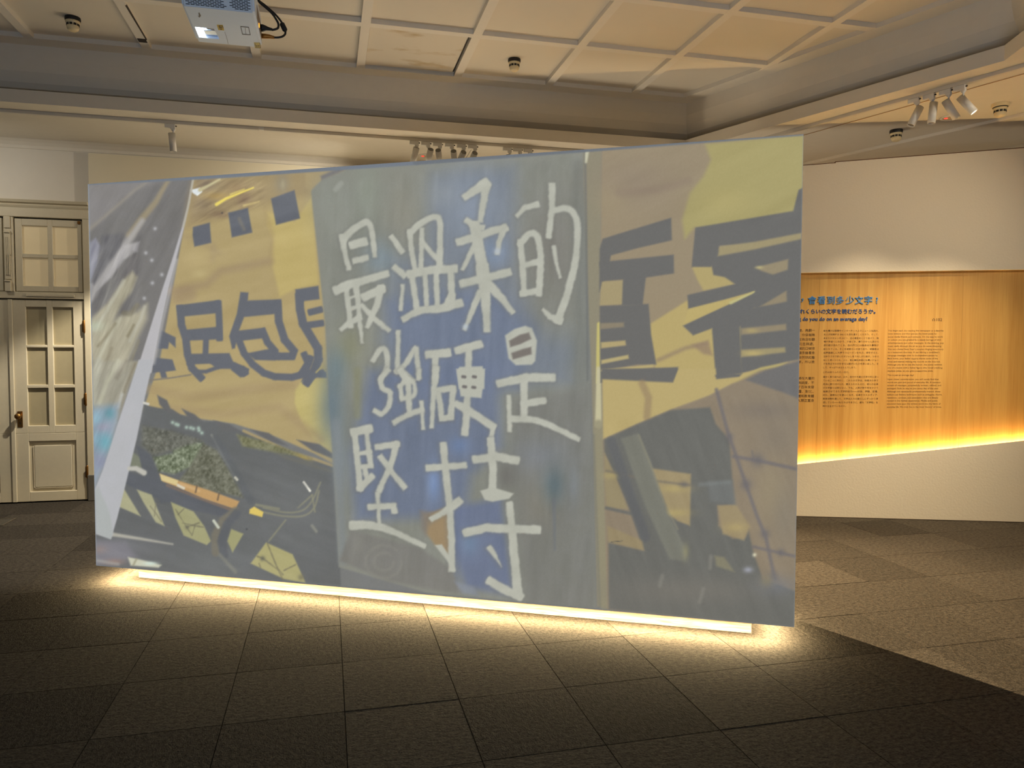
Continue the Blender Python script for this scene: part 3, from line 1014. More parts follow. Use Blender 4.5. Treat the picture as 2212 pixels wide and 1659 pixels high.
for x, y in ((640, 440), (665, 452), (680, 458), (740, 475), (770, 478), (790, 485), (826, 480), (830, 497), (850, 515)):
    blob('B', (x, y), 13, (172, 192, 182), .9)
poly('B', [(350, 650), (410, 690), (420, 770), (330, 750)], (132, 136, 118), 4, .8)
poly('B', [(380, 600), (480, 670), (555, 850), (640, 1000), (560, 1020), (470, 900), (420, 760)], (98, 101, 107), 3)
poly('B', [(310, 790), (450, 830), (560, 870), (900, 960), (1090, 1060), (1010, 1120), (700, 1050), (400, 930), (285, 870)], (97, 100, 107), 3)
stroke('B', [(920, 530), (1000, 680), (1100, 850)], 14, (140, 142, 138), 2.5, .8)
stroke('B', [(950, 560), (1010, 650), (1130, 880), (1200, 1000)], 60, (100, 103, 107), 5, .7)
stroke('B', [(1090, 835), (1103, 850)], 18, (190, 188, 176), 2)
poly('B', [(548, 808), (680, 855), (900, 925), (1118, 1005), (1090, 1062), (860, 985), (680, 905), (570, 862)], (190, 154, 108), 2.5)
poly('B', [(548, 808), (680, 855), (672, 892), (560, 855)], (214, 196, 146), 2)
stroke('B', [(680, 890), (720, 910)], 20, (214, 208, 192), 2)
stroke('B', [(700, 880), (830, 930)], 20, (206, 172, 128), 2.5, .8)
for x, y in ((810, 930), (968, 985)):
    stroke('B', [(x + 5, y - 35), (x - 5, y + 10)], 12, (116, 100, 84), 2, .9)
stroke('B', [(600, 890), (850, 990), (1070, 1070)], 14, (138, 116, 100), 3, .8)
poly('B', [(1193, 1062), (1225, 1043), (1292, 1082), (1282, 1118), (1190, 1092)], (220, 196, 110), 2)
LZ = (170, 168, 138)
poly('B', [(275, 915), (295, 920), (412, 1112), (252, 1042)], LZ)
poly('B', [(383, 920), (490, 958), (582, 1182), (520, 1155), (430, 1010)], LZ)
stroke('B', [(480, 1040), (520, 1090), (560, 1150)], 8, (128, 124, 104), 2, .8)
stroke('B', [(520, 1020), (510, 1110)], 8, (132, 128, 108), 2, .8)
poly('B', [(628, 1010), (790, 1078), (865, 1180), (915, 1290), (885, 1318), (720, 1250), (660, 1120)], (164, 162, 126))
for p in ([(660, 1060), (740, 1190), (780, 1250)], [(710, 1160), (800, 1180), (860, 1190)], [(680, 1100), (720, 1060)], [(740, 1190), (830, 1160)], [(780, 1250), (800, 1180)]):
    stroke('B', p, 7, (118, 115, 98), 2., .8, rough=.8)
blob('B', (745, 1190), 16, (108, 106, 96), .8)
poly('B', [(1060, 1203), (1148, 1238), (1070, 1372), (1033, 1290)], (162, 160, 122))
poly('B', [(1310, 1300), (1500, 1385), (1595, 1592), (1440, 1562), (1200, 1450)], (172, 166, 122))
for p in ([(1320, 1310), (1390, 1480), (1440, 1590)], [(1250, 1400), (1290, 1415), (1400, 1500)], [(1440, 1500), (1520, 1460)], [(1390, 1480), (1430, 1530)], [(1260, 1450), (1270, 1480)]):
    stroke('B', p, 9, (124, 119, 100), 2., .85, rough=.8)
blob('B', (1285, 1415), 18, (106, 106, 96), .9)
blob('B', (1560, 1550), 22, (120, 116, 98), .8)
stroke('B', [(1580, 868), (1625, 930)], 16, (232, 230, 222), 1.6)
for p, w in (([(1300, 1085), (1450, 1112), (1580, 1108), (1655, 1050), (1690, 930)], 13), ([(1290, 1050), (1450, 1085), (1570, 1070), (1640, 1000), (1700, 870)], 12), ([(1240, 1030), (1400, 1060)], 18), ([(1540, 1050), (1640, 960)], 12), ([(1450, 1140), (1330, 1290)], 12), ([(1640, 960), (1660, 1080)], 12)):
    stroke('B', p, w, (140, 139, 122), 2.2, .85, smooth=True)
poly('B', [(1230, 760), (1500, 780), (1600, 900), (1540, 1040), (1300, 1000), (1210, 880)], (110, 112, 114), 10, .7)
stroke('B', [(1090, 1070), (1000, 1140), (945, 1250), (950, 1370)], (50, 60), (124, 120, 110), 4, .9)
stroke('B', [(1100, 1090), (1030, 1170), (990, 1290), (1010, 1390)], 60, (99, 102, 108), 4, .9)
stroke('B', [(980, 1390), (1090, 1510)], 24, (138, 138, 130), 4, .7)
stroke('B', [(195, 1240), (420, 1275), (640, 1312)], (28, 10), (180, 177, 168), 3, .9)
stroke('B', [(935, 1145), (968, 1192)], 20, (196, 200, 188), 2)
stroke('B', [(1640, 1180), (1670, 1220)], 20, (146, 146, 138), 3, .8)
poly('B', [(60, 1280), (300, 1300), (380, 1400), (200, 1460), (60, 1470)], (134, 132, 142), 10, .8)
blob('B', (220, 1440), (70, 22), (150, 126, 120), .8)
blob('B', (110, 1350), (60, 30), (152, 134, 130), .6)
stroke('B', [(100, 1430), (250, 1455)], 20, (164, 162, 160), 4, .7)
poly('B', [(320, 1405), (420, 1425), (560, 1462), (540, 1480), (340, 1465)], (200, 200, 182), 3)
blob('B', (480, 1450), (50, 14), (206, 222, 216), .9)
stroke('B', [(380, 1420), (360, 1460)], 14, (150, 146, 124), 2.5, .7)

streaks('B', [(420, 420), (1780, 820), (1840, 1640), (100, 1450), (300, 900)], .35, 14, 9, (1, 1, 1), 11, 10)
# ---------- white flap between cloth and banner
poly('A', [(890, 90), (903, 92), (868, 290), (832, 450), (792, 610), (747, 790), (697, 980), (622, 1330), (555, 1680), (430, 1680), (540, 1330), (640, 1010), (690, 860), (745, 690), (802, 500), (848, 320)], (184, 182, 188), 2.2)
stroke('A', [(897, 90), (858, 310), (815, 490)], 12, (178, 172, 150), 2.5, .7)
stroke('A', [(760, 760), (640, 1290), (575, 1600)], 20, (196, 194, 198), 5, .6)
poly('B', [(398, -10), (503, -10), (442, 260), (382, 560), (312, 850), (242, 1130), (198, 1275), (85, 1235), (78, 930), (140, 780), (240, 470), (330, 200)], (180, 181, 188), 2.2)
poly('B', [(80, 930), (110, 900), (190, 1090), (215, 1240), (195, 1275), (85, 1235)], (172, 176, 178), 4)
blob('B', (330, 400), (60, 120), (186, 186, 192), .5, .3)
stroke('B', [(330, 770), (380, 770), (435, 800)], (30, 40), (188, 186, 180), 3)
stroke('B', [(436, 300), (465, 308)], 18, (206, 204, 198), 2)

# ---------- the board in the middle
poly('P', [(671, 405), (700, 385), (760, 345), (1275, 300), (1270, 700), (1288, 1320), (990, 1300), (732, 1225), (720, 1010), (702, 700)], (137, 138, 131), 3)
poly('C', [(0, -10), (380, -10), (260, 40), (120, 95), (40, 180), (0, 150)], (170, 152, 116), 4)
poly('C', [(112, 70), (240, 12), (340, -5), (260, 40), (120, 100)], (110, 108, 116), 4, .9)
BT = (N1 - .5) * 22
poly('P', [(690, 420), (1265, 330), (1285, 1310), (980, 1290), (740, 1210)], (134, 136, 130), 14, .7, BT)
poly('C', [(950, 60), (1560, 0), (1570, 500), (1580, 760), (1750, 1180), (1980, 1600), (700, 1700), (560, 1300), (640, 700), (900, 600)], (119, 127, 143), 30, .75)
poly('C', [(600, 1000), (1400, 900), (1700, 1200), (1600, 1659), (700, 1659)], (112, 122, 145), 28, .85)
poly('D', [(420, 0), (1280, -60), (1300, 500), (1100, 700), (1050, 1000), (1000, 1420), (960, 1150), (780, 980), (330, 1000), (290, 560)], (110, 120, 144), 22, .9)
poly('D', [(990, 900), (1300, 850), (1330, 1100), (1390, 1500), (1060, 1440), (985, 1200)], (108, 118, 146), 14, .9)
blob('C', (1250, 300), (260, 330), (140, 150, 168), .75)
blob('C', (1020, 200), (120, 100), (146, 152, 158), .5)
blob('C', (560, 680), (130, 140), (128, 146, 164), .6)
blob('C', (1420, 640), (110, 110), (132, 148, 176), .75)
blob('C', (1850, 620), (230, 420), (126, 124, 119), .9)
blob('C', (200, 250), (150, 220), (140, 143, 136), .6)
blob('C', (460, 200), (100, 260), (140, 146, 136), .6)
blob('C', (730, 330), (130, 260), (138, 136, 126), .7)
blob('C', (330, 1350), (110, 160), (140, 140, 116), .7)
blob('C', (230, 1500), (80, 140), (114, 130, 136), .7)
blob('C', (1900, 1400), (200, 180), (118, 126, 140), .7)
stroke('C', [(2040, 0), (2060, 600), (2070, 1600)], 110, (124, 126, 122), 12, .8)
blob('D', (170, 250), (90, 260), (106, 122, 134), .8)
blob('D', (230, 600), (50, 200), (124, 134, 146), .6)
stroke('D', [(200, 350), (230, 800), (250, 1260)], 60, (130, 136, 142), 9, .6)
stroke('D', [(345, 0), (345, 300)], 50, (134, 134, 110), 7, .6)
poly('D', [(1380, 200), (1900, 100), (1930, 1650), (1450, 1560), (1400, 1100)], (122, 122, 119), 20, .8)
blob('D', (1560, 560), (200, 120), (128, 132, 140), .7)
blob('D', (1340, 700), (70, 90), (114, 112, 110), .8)
blob('D', (1560, 900), (120, 150), (126, 122, 112), .6)
blob('D', (850, 750), (45, 120), (126, 146, 186), .9)
blob('D', (1090, 1150), (60, 80), (116, 136, 164), .7)
blob('D', (1020, 500), (70, 60), (112, 130, 166), .8)
blob('D', (1650, 760), (75, 125), (104, 116, 122), 1.)
stroke('D', [(1650, 860), (1655, 1190)], (24, 8), (112, 116, 122), 4, .8)
blob('D', (1780, 760), (40, 130), (130, 136, 144), .6)
poly('D', [(225, 1265), (300, 1060), (750, 1175), (960, 1310), (1040, 1480), (900, 1465), (560, 1400)], (126, 125, 122), 6)
for rr in (60, 110):
    a = [(520 + rr * math.cos(t) * 1.1, 1270 + rr * math.sin(t)) for t in np.linspace(0, 5.5, 14)]
    stroke('D', a, 16, (134, 133, 128), 4, .7)
blob('D', (350, 1160), (40, 60), (134, 133, 128), .6)
poly('D', [(790, 960), (960, 900), (975, 1190), (950, 1230), (860, 1160), (800, 1080)], (154, 134, 106), 5)
poly('D', [(760, 930), (840, 940), (800, 1100), (770, 1050)], (128, 120, 112), 7, .8)
poly('D', [(990, 1400), (1120, 1440), (1150, 1500), (1040, 1480)], (136, 142, 156), 6, .8)
IMG += (N2[..., None] - .5) * np.array([3, 3, 5])

streaks('P', [(690, 400), (1265, 330), (1285, 1310), (980, 1290), (740, 1210)], 1.62, 16, 13, (1, 1, 1.05), 10, 10)
# brush characters
WH = (180, 181, 172)


WTEX = (N2 - .5) * 16


def brush(crop, *lines):
    # a faint shadow halo painted beside it, then the white stroke
    for pts, w in lines:
        ww = (w[0] + 26, w[1] + 26) if isinstance(w, tuple) else w + 26
        stroke(crop, [(x - 5, y + 3) for x, y in pts], ww, (116, 116, 114), 5, .28, True, 1., len(pts) > 3)
    for pts, w in lines:
        stroke(crop, pts, w, WH, 3.0, 1., True, 1.3, len(pts) > 3, WTEX)


brush('C', ([(272, 520), (290, 620), (322, 760)], (46, 36)), ([(285, 545), (330, 490), (400, 440), (455, 415), (488, 450), (505, 560), (516, 665)], (55, 38)),
      ([(350, 585), (440, 560)], 62), ([(368, 702), (455, 682)], 48), ([(235, 920), (330, 880), (420, 855), (605, 800)], (70, 50)),
      ([(300, 900), (318, 1010), (338, 1190)], 40), ([(378, 890), (392, 1010), (402, 1130), (422, 1310)], (50, 26)), ([(330, 980), (390, 960)], 20), ([(330, 1065), (395, 1045)], 34), ([(268, 1215), (330, 1165), (400, 1130)], (30, 50)),
      ([(440, 972), (570, 915)], 62), ([(560, 910), (540, 1010), (500, 1110), (462, 1195)], (60, 30)), ([(420, 1035), (510, 1130), (620, 1222)], (34, 40)))
brush('C', ([(645, 525), (720, 632)], (38, 46)), ([(668, 752), (735, 810)], 48), ([(725, 890), (712, 1065)], 30),
      ([(778, 480), (790, 620), (822, 790)], 40), ([(785, 490), (860, 425), (950, 378), (1000, 400), (1005, 560), (1000, 735)], (46, 46)), ([(870, 470), (865, 640), (858, 780)], 36), ([(880, 570), (950, 655), (985, 690)], 34),
      ([(780, 800), (950, 772), (1112, 762)], 62), ([(796, 820), (815, 950), (832, 1060)], 44), ([(893, 810), (905, 1030)], 36), ([(975, 790), (985, 1030)], 40), ([(1085, 790), (1095, 1010)], 50), ([(735, 1135), (860, 1075), (1000, 1058), (1152, 1020)], (48, 66)), ([(1090, 960), (1060, 1040)], 60))
brush('C', ([(1192, 225), (1260, 180), (1345, 125)], (46, 80)), ([(1350, 140), (1325, 280), (1305, 400)], (66, 44)), ([(1205, 405), (1260, 440), (1320, 455)], 44), ([(1145, 560), (1290, 520), (1400, 480), (1490, 455)], 58), ([(1485, 455), (1445, 560), (1432, 645)], (50, 34)),
      ([(1265, 440), (1285, 560), (1330, 800)], 84), ([(1275, 570), (1225, 660), (1175, 765)], (46, 30)),
      ([(1172, 872), (1330, 835), (1515, 788)], 62), ([(1320, 760), (1335, 900), (1348, 1040), (1355, 1215)], (100, 52)), ([(1300, 940), (1240, 1090), (1190, 1210)], (50, 30)), ([(1370, 880), (1470, 990), (1545, 1085)], (70, 40)))
brush('C', ([(1582, 365), (1640, 305), (1725, 282)], (36, 48)), ([(1605, 560), (1620, 740), (1632, 950)], 46), ([(1605, 580), (1660, 510), (1715, 505), (1745, 580), (1755, 720), (1742, 950)], (50, 48)), ([(1640, 735), (1725, 712)], 44), ([(1618, 945), (1745, 928)], 48),
      ([(1840, 140), (1840, 300), (1815, 520)], (54, 42)), ([(1860, 325), (1945, 310), (2005, 355), (2030, 470), (2012, 720), (1950, 960), (1885, 1150)], (44, 56)), ([(1775, 1070), (1830, 1120), (1900, 1150)], (26, 56)), ([(1855, 600), (1870, 710), (1902, 825)], (30, 22)))
brush('C', ([(505, 1445), (555, 1370), (598, 1372), (608, 1490), (560, 1590)], 40), ([(692, 1235), (690, 1380), (684, 1530)], 36), ([(680, 1530), (750, 1470), (818, 1360), (835, 1450), (848, 1575)], 40), ([(730, 1540), (800, 1600)], 44))
brush('D', ([(548, 0), (500, 60), (512, 120), (560, 150), (552, 235), (508, 288), (460, 268)], 34), ([(635, 0), (672, 70)], 44), ([(628, 100), (640, 185)], 26), ([(625, 110), (672, 62), (722, 90), (716, 170), (640, 190)], 28), ([(682, 60), (690, 290)], 38), ([(590, 345), (680, 295), (772, 262)], 38), ([(770, 210), (780, 385)], 24), ([(755, 0), (748, 58)], 26))
brush('C', ([(915, 1402), (1062, 1388)], 62), ([(972, 1400), (965, 1600)], 46), ([(1135, 1372), (1300, 1325)], 58), ([(1222, 1350), (1215, 1500)], 46))
brush('D', ([(865, -10), (850, 180), (838, 375)], (46, 24)), ([(880, 130), (985, 118)], 42), ([(980, 118), (965, 310)], 42), ([(970, 312), (905, 318)], 42), ([(905, 318), (880, 140)], 40), ([(1075, 160), (1068, 280), (1058, 415)], 46), ([(1005, 225), (1060, 255), (1150, 310), (1245, 372)], 50), ([(1245, 370), (1235, 430)], 30))
poly('C', [(1130, 1530), (1150, 1495), (1320, 1490), (1337, 1540), (1335, 1659), (1145, 1659)], WH, 2.6)
poly('D', [(1000, -10), (1030, 172), (1168, 184), (1192, -10)], WH, 2.6)
for x, y in ((1050, 42), (1120, 42), (1055, 108), (1116, 112)):
    stroke('D', [(x - 6, y), (x + 8, y + 2)], 20, (112, 108, 108), 2.2)
poly('C', [(1490, 1260), (1560, 1212), (1640, 1188), (1690, 1205), (1728, 1300), (1715, 1450), (1690, 1478), (1570, 1482), (1515, 1430)], WH, 3, 1, WTEX)
poly('C', [(1520, 1300), (1600, 1255), (1668, 1238), (1686, 1285), (1605, 1325), (1528, 1348)], (122, 116, 112), 3)
poly('C', [(1535, 1392), (1620, 1362), (1685, 1345), (1688, 1400), (1600, 1425), (1548, 1440)], (122, 116, 112), 3)
brush('D', ([(1288, 88), (1460, 48), (1640, 48)], 54), ([(1452, 60), (1450, 310)], 46), ([(1470, 218), (1580, 200)], 46), ([(1350, 175), (1355, 398)], 30), ([(1375, 320), (1540, 335), (1680, 392), (1810, 455)], (46, 34)))
brush('D', ([(325, 420), (345, 600), (362, 785)], 40), ([(320, 410), (425, 388)], 58), ([(405, 410), (418, 510), (432, 625)], 34), ([(345, 555), (430, 540)], 26), ([(360, 642), (440, 635)], 26), ([(390, 640), (412, 740)], 32), ([(362, 785), (440, 705)], 42),
      ([(475, 508), (612, 490)], 40), ([(608, 490), (560, 640), (490, 795)], 38), ([(500, 575), (570, 670), (655, 775)], 38),
      ([(478, 820), (490, 1035)], (34, 24)), ([(428, 908), (585, 898), (590, 935)], 42), ([(312, 1030), (430, 1030), (560, 1060), (680, 1115), (785, 1165)], (60, 34)))
brush('D', ([(914, 495), (935, 700), (955, 900), (968, 1100), (972, 1320)], (50, 44)), ([(815, 648), (1055, 630)], 44), ([(840, 985), (930, 935), (1018, 868)], (36, 56)),
      ([(1228, 465), (1245, 650), (1240, 790)], 50), ([(1130, 592), (1260, 572), (1400, 598)], 56), ([(1354, 890), (1370, 1050), (1388, 1250), (1408, 1480)], (46, 62)), ([(1065, 1078), (1200, 1045), (1540, 1058)], 56), ([(1222, 1180), (1258, 1230), (1300, 1302)], (40, 10)), ([(1225, 1398), (1330, 1460), (1425, 1505)], 56))
poly('D', [(858, 1160), (905, 1155), (980, 1270), (988, 1335), (930, 1250)], WH, 2.6)
poly('D', [(1160, 800), (1240, 775), (1382, 818), (1352, 852), (1240, 872), (1190, 860)], WH, 2.6)
stroke('C', [(225, 170), (265, 125)], 36, (156, 158, 152), 4, .8)
blob('C', (1195, 1195), 22, (182, 194, 210), .7)
blob('C', (1432, 630), 26, (178, 188, 206), .7)

# ---------- the post on the right of the board
poly('P', [(1259, 300), (1300, 300), (1296, 700), (1303, 900), (1312, 1310), (1290, 1310), (1278, 820), (1266, 560)], (142, 136, 118), 3)
stroke('E', [(72, 60), (80, 600), (88, 1200), (90, 1659)], 14, (112, 114, 114), 3, .85)
stroke('E', [(88, 130), (80, 215)], (28, 16), (196, 194, 172), 2.5)
stroke('E', [(165, 1290), (160, 1480), (158, 1680)], 24, (194, 184, 118), 2.2)
stroke('F', [(152, -10), (150, 340)], (26, 40), (194, 188, 156), 3)
stroke('F', [(150, 330), (160, 560), (190, 1460)], (50, 54), (146, 140, 118), 5, .8)
stroke('F', [(122, 400), (150, 1200), (160, 1460)], 10, (120, 120, 112), 3, .6)

# ---------- right: banner, big dark characters, fence
poly('P', [(1300, 300), (1745, 280), (1740, 1000), (1725, 1360), (1312, 1320), (1303, 900), (1296, 700)], (152, 138, 116), 3)
poly('E', [(870, 95), (1560, 30), (1520, 640), (800, 650), (735, 725), (718, 600), (770, 420), (860, 310), (908, 200)], (166, 156, 108), 6)
blob('E', (1000, 480), (180, 100), (176, 164, 112), .6)
blob('E', (400, 350), (260, 160), (146, 132, 116), .7)
blob('E', (250, 480), (100, 100), (160, 146, 120), .5)
stroke('E', [(300, 420), (560, 400), (760, 340)], 50, (140, 124, 110), 8, .5)
YR = (182, 164, 112)
poly('E', [(505, 1290), (760, 1130), (1190, 1075), (1190, 1400), (1130, 1680), (560, 1680), (500, 1400)], YR, 4)
poly('E', [(780, 905), (915, 905), (1070, 1010), (1060, 1030), (860, 1070), (820, 1000)], (176, 160, 112), 3.5)
stroke('E', [(560, 1530), (740, 1450), (880, 1420)], 26, (150, 132, 108), 5, .8)
poly('E', [(780, 1430), (890, 1400), (920, 1500), (860, 1490)], (148, 128, 108), 5, .8)
DR = (108, 107, 106)
poly('E', [(170, 790), (190, 725), (300, 690), (645, 585), (650, 735), (430, 785), (245, 835), (235, 890), (195, 1010), (168, 1080)], DR)
poly('E', [(165, 880), (662, 830), (664, 955), (480, 982), (185, 1008)], DR)
poly('E', [(185, 1010), (330, 1000), (325, 1160), (170, 1170), (178, 1060)], (164, 150, 116))
poly('E', [(325, 975), (478, 975), (455, 1165), (318, 1165)], DR)
poly('E', [(170, 1170), (495, 1157), (512, 1360), (547, 1560), (420, 1560), (175, 1600)], DR)
poly('E', [(175, 1285), (330, 1280), (332, 1310), (175, 1325)], (140, 130, 112), 3)
poly('E', [(178, 1412), (340, 1400), (345, 1432), (180, 1452)], (176, 160, 118))
poly('E', [(180, 1530), (360, 1495), (364, 1520), (182, 1556)], (180, 166, 122))
stroke('E', [(190, 1600), (330, 1590), (520, 1570)], 20, (182, 166, 118), 2.5)
poly('E', [(175, 1605), (330, 1590), (692, 1576), (660, 1680), (175, 1680)], DR)
poly('F', [(170, -10), (645, -10), (610, 76), (175, 62)], DR)
poly('E', [(805, 650), (1455, 540), (1490, 400), (1530, 380), (1530, 700), (1200, 760), (968, 772), (952, 838), (910, 912), (780, 912)], DR)
poly('E', [(940, 800), (1530, 710), (1530, 1160), (1200, 1200), (1100, 1310), (1115, 1620), (940, 1642), (915, 1320), (790, 1366), (722, 1302), (1180, 1085), (1195, 1074), (1150, 1092), (758, 1192), (752, 1098), (1068, 1025), (1000, 980), (925, 965), (912, 900)], DR)
poly('E', [(965, 775), (1200, 745), (1515, 685), (1515, 725), (1200, 795), (955, 840)], (158, 146, 114), 3)
poly('E', [(1203, 915), (1422, 860), (1418, 930), (1320, 962), (1250, 940)], (150, 138, 114), 3)
blob('E', (1230, 915), (24, 10), (190, 180, 130), .8)
poly('E', [(1410, 1070), (1412, 1140), (1240, 1180), (1155, 1215), (1250, 1165)], (146, 134, 112), 3)
stroke('E', [(1160, 1205), (1200, 1190)], 16, (176, 172, 132), 2.5)
poly('E', [(760, 1190), (1000, 1130), (1200, 1072), (1180, 1090), (730, 1292)], (186, 168, 112), 2.5)
stroke('E', [(1040, 1150), (1195, 1078)], (20, 8), (190, 184, 132), 2.5)
poly('E', [(1100, 1190), (1530, 1140), (1530, 1520), (1410, 1540), (1110, 1622)], DR, 3)
poly('E', [(1110, 1320), (1406, 1290), (1410, 1330), (1110, 1362)], (146, 134, 112), 3)
blob('E', (1180, 1335), (40, 16), (176, 160, 112), .8)
poly('E', [(1110, 1462), (1400, 1445), (1404, 1478), (1110, 1510)], (158, 146, 112), 3)
blob('E', (1190, 1485), (60, 16), (190, 172, 116), .8)
poly('E', [(1110, 1640), (1240, 1578), (1415, 1545), (1250, 1640), (1130, 1690)], (180, 166, 112), 3)
poly('E', [(1150, 1690), (1280, 1620), (1415, 1560), (1420, 1690)], DR, 3.5)
poly('E', [(1425, 1560), (1500, 1530), (1500, 1690), (1425, 1690)], (136, 124, 112), 6)
# lower right
poly('F', [(175, 55), (612, 76), (650, -10), (875, -10), (880, 50), (1010, 25), (1150, -10), (830, 158), (600, 242), (390, 332), (180, 425)], (184, 166, 116), 3)
poly('F', [(180, 428), (390, 335), (600, 245), (830, 160), (1150, 0), (1400, -40), (1390, 640), (1370, 1600), (210, 1480)], (142, 129, 112), 4)
blob('F', (1180, 250), (200, 60), (128, 118, 108), .8)
blob('F', (1250, 420), (120, 120), (132, 122, 110), .7)
blob('F', (1220, 760), (100, 200), (150, 137, 114), .8)
blob('F', (1300, 900), (80, 180), (134, 126, 114), .6)
poly('F', [(870, 30), (1040, 20), (1020, 40), (880, 55)], DR, 2.5)
poly('F', [(1060, 60), (1180, 0), (1400, -60), (1400, 180), (1300, 140)], (114, 112, 112), 4)
stroke('F', [(420, 80), (460, 170), (450, 290)], 44, (152, 132, 104), 5, .7)
DM = (109, 109, 106)
poly('F', [(385, 335), (600, 245), (840, 228), (875, 330), (960, 430), (990, 830), (885, 835), (892, 960), (980, 1040), (1060, 1030), (1078, 990), (1112, 1140), (1165, 1285), (1370, 1365), (1365, 1595), (215, 1475), (212, 1060), (430, 1112), (340, 850), (188, 510), (185, 428)], DM, 4)
poly('F', [(188, 510), (250, 640), (332, 855), (200, 855), (190, 700)], (150, 138, 110), 3.5)
blob('F', (230, 650), (50, 20), (172, 158, 112), .7)
poly('F', [(478, 605), (722, 640), (716, 962), (640, 930), (590, 890), (530, 730)], (158, 143, 112), 3.5)
for y_ in (730, 880):
    blob('F', (620, y_), (90, 24), (178, 162, 112), .7)
stroke('F', [(200, 620), (330, 650), (520, 685), (720, 710)], 14, (120, 114, 104), 3, .7)
blob('F', (680, 705), (30, 20), (112, 108, 106), .8)
stroke('F', [(200, 850), (420, 900), (600, 940), (700, 965)], 20, (108, 108, 106), 3, .9)
poly('F', [(205, 960), (420, 1050), (432, 1112), (213, 1062)], (150, 136, 108), 4)
poly('F', [(888, 838), (1000, 828), (1085, 960), (1050, 1050), (920, 1010)], (156, 141, 112), 4)
blob('F', (1000, 970), (70, 30), (178, 160, 114), .7)
poly('F', [(868, 1145), (930, 1155), (990, 1245), (880, 1210)], (134, 130, 112), 4)
poly('F', [(290, 420), (395, 390), (470, 560), (560, 850), (695, 1110), (688, 1180), (590, 1165), (440, 840)], (122, 122, 114), 4)
stroke('F', [(230, 440), (330, 720), (440, 1030)], 60, (100, 101, 104), 5, .8)
stroke('F', [(400, 400), (480, 600), (560, 830), (640, 980)], 10, (146, 142, 122), 3, .6)
poly('F', [(820, 690), (980, 680), (1000, 830), (840, 810)], (116, 118, 118), 6, .8)
stroke('F', [(780, 705), (960, 690)], 22, (124, 128, 128), 5, .7)
blob('F', (690, 1120), (20, 50), (144, 140, 112), .7)
for p, w in (([(880, 120), (950, 380), (1050, 670), (1130, 900), (1185, 1030), (1240, 1290)], 22), ([(985, 532), (1150, 560), (1385, 612)], 22), ([(1110, 1090), (1370, 1150)], 18)):
    stroke('F', p, w, (116, 111, 113), 3.5, .85)
for x, y, r_b in ((960, 410, 24), (1062, 705, 36), (1135, 555, 40), (1180, 1010, 30), (1280, 1125, 24), (1230, 1280, 34)):
    blob('F', (x, y), r_b, (112, 108, 110), .8)
stroke('F', [(1100, 500), (1110, 560)], 10, (114, 110, 110), 3, .7)
blob('F', (700, 1360), (500, 90), (124, 120, 114), .6)
blob('F', (1250, 1330), (120, 60), (120, 122, 130), .6)
blob('F', (1115, 1140), 12, (220, 216, 190), .9)
blob('F', (1075, 1232), (28, 18), (160, 162, 176), .9)
blob('F', (1190, 1300), (40, 40), (146, 136, 112), .6)
for p in ([(545, 1270), (530, 1330)], [(800, 1350), (775, 1430)], [(845, 1150), (840, 1220)]):
    stroke('F', p, 22, (134, 132, 126), 4, .7)
stroke('F', [(230, 1060), (300, 1054)], 4, (84, 84, 84), 1.2, .9)

streaks('E', [(180, 90), (1520, 40), (1510, 620), (200, 620)], 2.7, 40, 12, (1, 1, .9), 12, 14)
streaks('F', [(190, 330), (1390, 60), (1370, 1580), (215, 1470)], 1.2, 16, 10, (1, 1, .95), 13, 12)
IMG *= np.array([1.0, .998, .975], np.float32)
# ---------- unlit rim of the projection
ET = cv('P', [(190, 398), (420, 380), (740, 356), (1010, 336), (1276, 319), (1480, 304), (1736, 290)])
stroke('P', [tuple(p) for p in ET], 4, (110, 117, 126), 2)
stroke('P', [(190, 398), (300, 391), (480, 379), (900, 348)], (2, 17), (116, 123, 132), 2)
stroke('P', [(900, 348), (1280, 322), (1736, 290)], (17, 5), (110, 115, 121), 2)
stroke('P', [(190, 395), (207, 1222)], 4, (142, 150, 160), 2, .8)
stroke('P', [(207, 1222), (740, 1266), (1716, 1355)], 4, (112, 116, 118), 2, .6)
stroke('P', [(1736, 290), (1716, 1355)], 3.5, (130, 134, 136), 1.5, .6)
IMG += (rng.random(IMG.shape[:2])[..., None].astype(np.float32) - .5) * 3.5
for x, y in ((533, 1143), (480, 460), (1535, 1352)):
    blob('P', (x, y), 2, (60, 62, 66), .7)

RGB = np.clip(IMG, 0, 255) / 255
RGB = np.where(RGB <= .04045, RGB / 12.92, ((RGB + .055) / 1.055) ** 2.4)
nv = NXG * NZG
me = bpy.data.meshes.new('projected_picture')
co = np.empty((nv, 3), np.float32)
co[:, 0] = gs.ravel(); co[:, 1] = -.0006; co[:, 2] = GZ.ravel()
ii = np.arange(nv).reshape(NZG, NXG)
fq = np.stack([ii[:-1, :-1], ii[:-1, 1:], ii[1:, 1:], ii[1:, :-1]], -1).reshape(-1, 4)
me.vertices.add(nv); me.vertices.foreach_set('co', co.ravel())
me.loops.add(fq.size); me.loops.foreach_set('vertex_index', fq.ravel().astype(np.int32))
me.polygons.add(len(fq)); me.polygons.foreach_set('loop_start', np.arange(0, fq.size, 4, dtype=np.int32))
me.update(calc_edges=True)
at_ = me.color_attributes.new('picture', 'FLOAT_COLOR', 'POINT')
rgba = np.ones((nv, 4), np.float32); rgba[:, :3] = RGB.reshape(-1, 3)
at_.data.foreach_set('color', rgba.ravel())
M_pic = mat('projected_light', (70, 71, 73), .8, spec=.1)
nt, b, N = nodes(M_pic)
av = N('ShaderNodeVertexColor', layer_name='picture')
sb = N('ShaderNodeVectorMath', operation='MULTIPLY_ADD')
sb.inputs[1].default_value = (1, 1, 1); sb.inputs[2].default_value = (-AMB, -AMB, -AMB)
